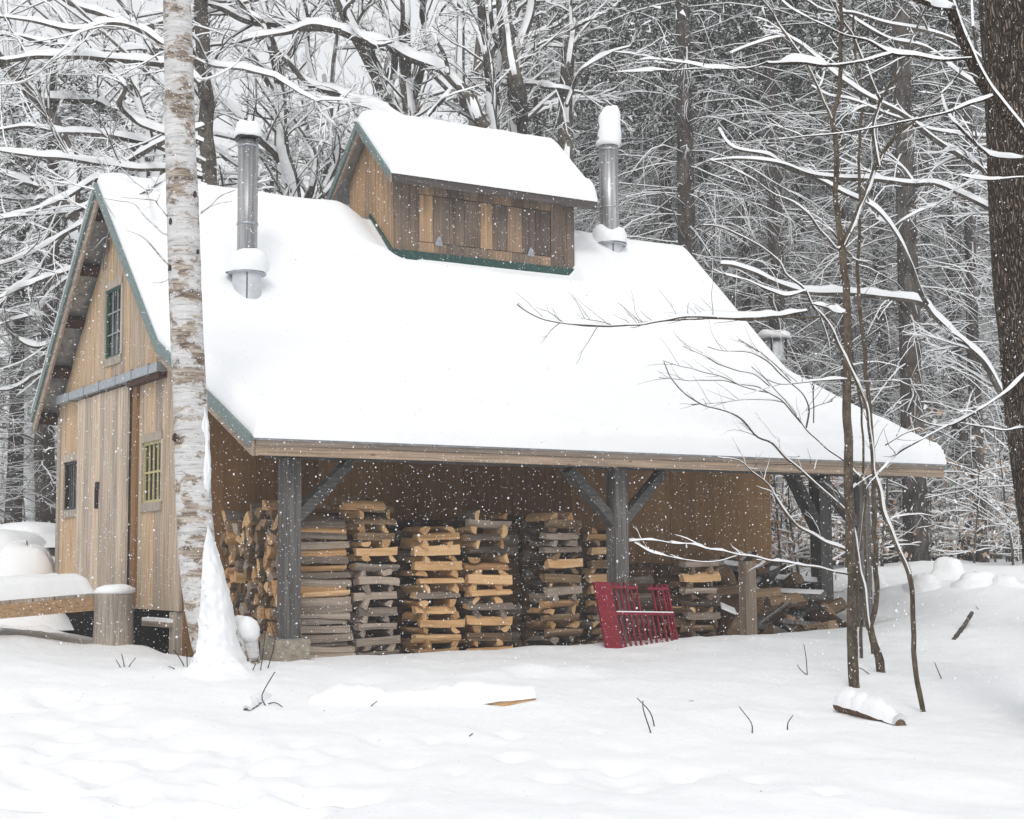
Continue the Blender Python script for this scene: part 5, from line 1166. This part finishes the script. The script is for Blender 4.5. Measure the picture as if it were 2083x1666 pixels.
# ------------------------------------------------------------------ falling snow and the air
random.seed(1); rng = np.random.default_rng(1)
n_f = 95000; b = MB()
dd = 3.2 + 17 * rng.random(n_f) ** .75; uu = rng.uniform(-.42, .42, n_f); ww = rng.uniform(-.1, 1., n_f)
C_ = CAM + _h * dd[:, None] + _r * (uu * dd)[:, None]; C_[:, 2] = np.clip(-.3, None, None) if False else -.3 + ww * (dd * .42 + 1.3)
keep = (C_[:, 2] > G(C_[:, 0], C_[:, 1]) + .03) & ~((C_[:, 0] > -.1) & (C_[:, 0] < XR + .1) & (C_[:, 1] > .9) & (C_[:, 1] < YKE + .1) & (C_[:, 2] < roof_z(C_[:, 1]) + .3))
C_ = C_[keep]; rr = rng.uniform(.0012, .0030, len(C_)) * np.where(rng.random(len(C_)) < .02, 1.7, 1)
oct_ = A([(1, 0, 0), (-1, 0, 0), (0, 1, 0), (0, -1, 0), (0, 0, 1), (0, 0, -1)], float)
V = (C_[:, None] + oct_[None] * rr[:, None, None] * (1 + .3 * rng.normal(size=(len(C_), 6, 1)).clip(-1, 1))).reshape(-1, 3)
f8 = A([(0, 2, 4), (2, 1, 4), (1, 3, 4), (3, 0, 4), (2, 0, 5), (1, 2, 5), (3, 1, 5), (0, 3, 5)]); F = (f8[None] + 6 * np.arange(len(C_))[:, None, None]).reshape(-1, 3)
me = bpy.data.meshes.new('falling_snow'); me.vertices.add(len(V)); me.vertices.foreach_set('co', V.ravel()); me.loops.add(F.size); me.loops.foreach_set('vertex_index', F.ravel().astype(np.int32))
me.polygons.add(len(F)); me.polygons.foreach_set('loop_start', (np.arange(len(F)) * 3).astype(np.int32)); me.polygons.foreach_set('loop_total', np.full(len(F), 3, np.int32)); me.update(); me.validate(); me.materials.append(SNOW)
fs = bpy.data.objects.new('falling_snow', me); COL.objects.link(fs); tag(fs, 'fine snowflakes falling through the air in front of the shack', 'snowflakes', kind='stuff')
HAZE = .0021
m = bpy.data.materials.new('haze_air'); m.use_nodes = True; t = m.node_tree; t.nodes.clear()
vo = t.nodes.new('ShaderNodeVolumePrincipled'); vo.inputs['Color'].default_value = (.95, .96, .97, 1); vo.inputs['Density'].default_value = HAZE; vo.inputs['Anisotropy'].default_value = 0
mo = t.nodes.new('ShaderNodeOutputMaterial'); t.links.new(vo.outputs[0], mo.inputs['Volume'])
b = MB(); b.box((-160, -160, -4), (160, 160, 21)); hz = b.build('haze', m); tag(hz, 'pale snowy air thickening with distance', 'haze', kind='stuff')
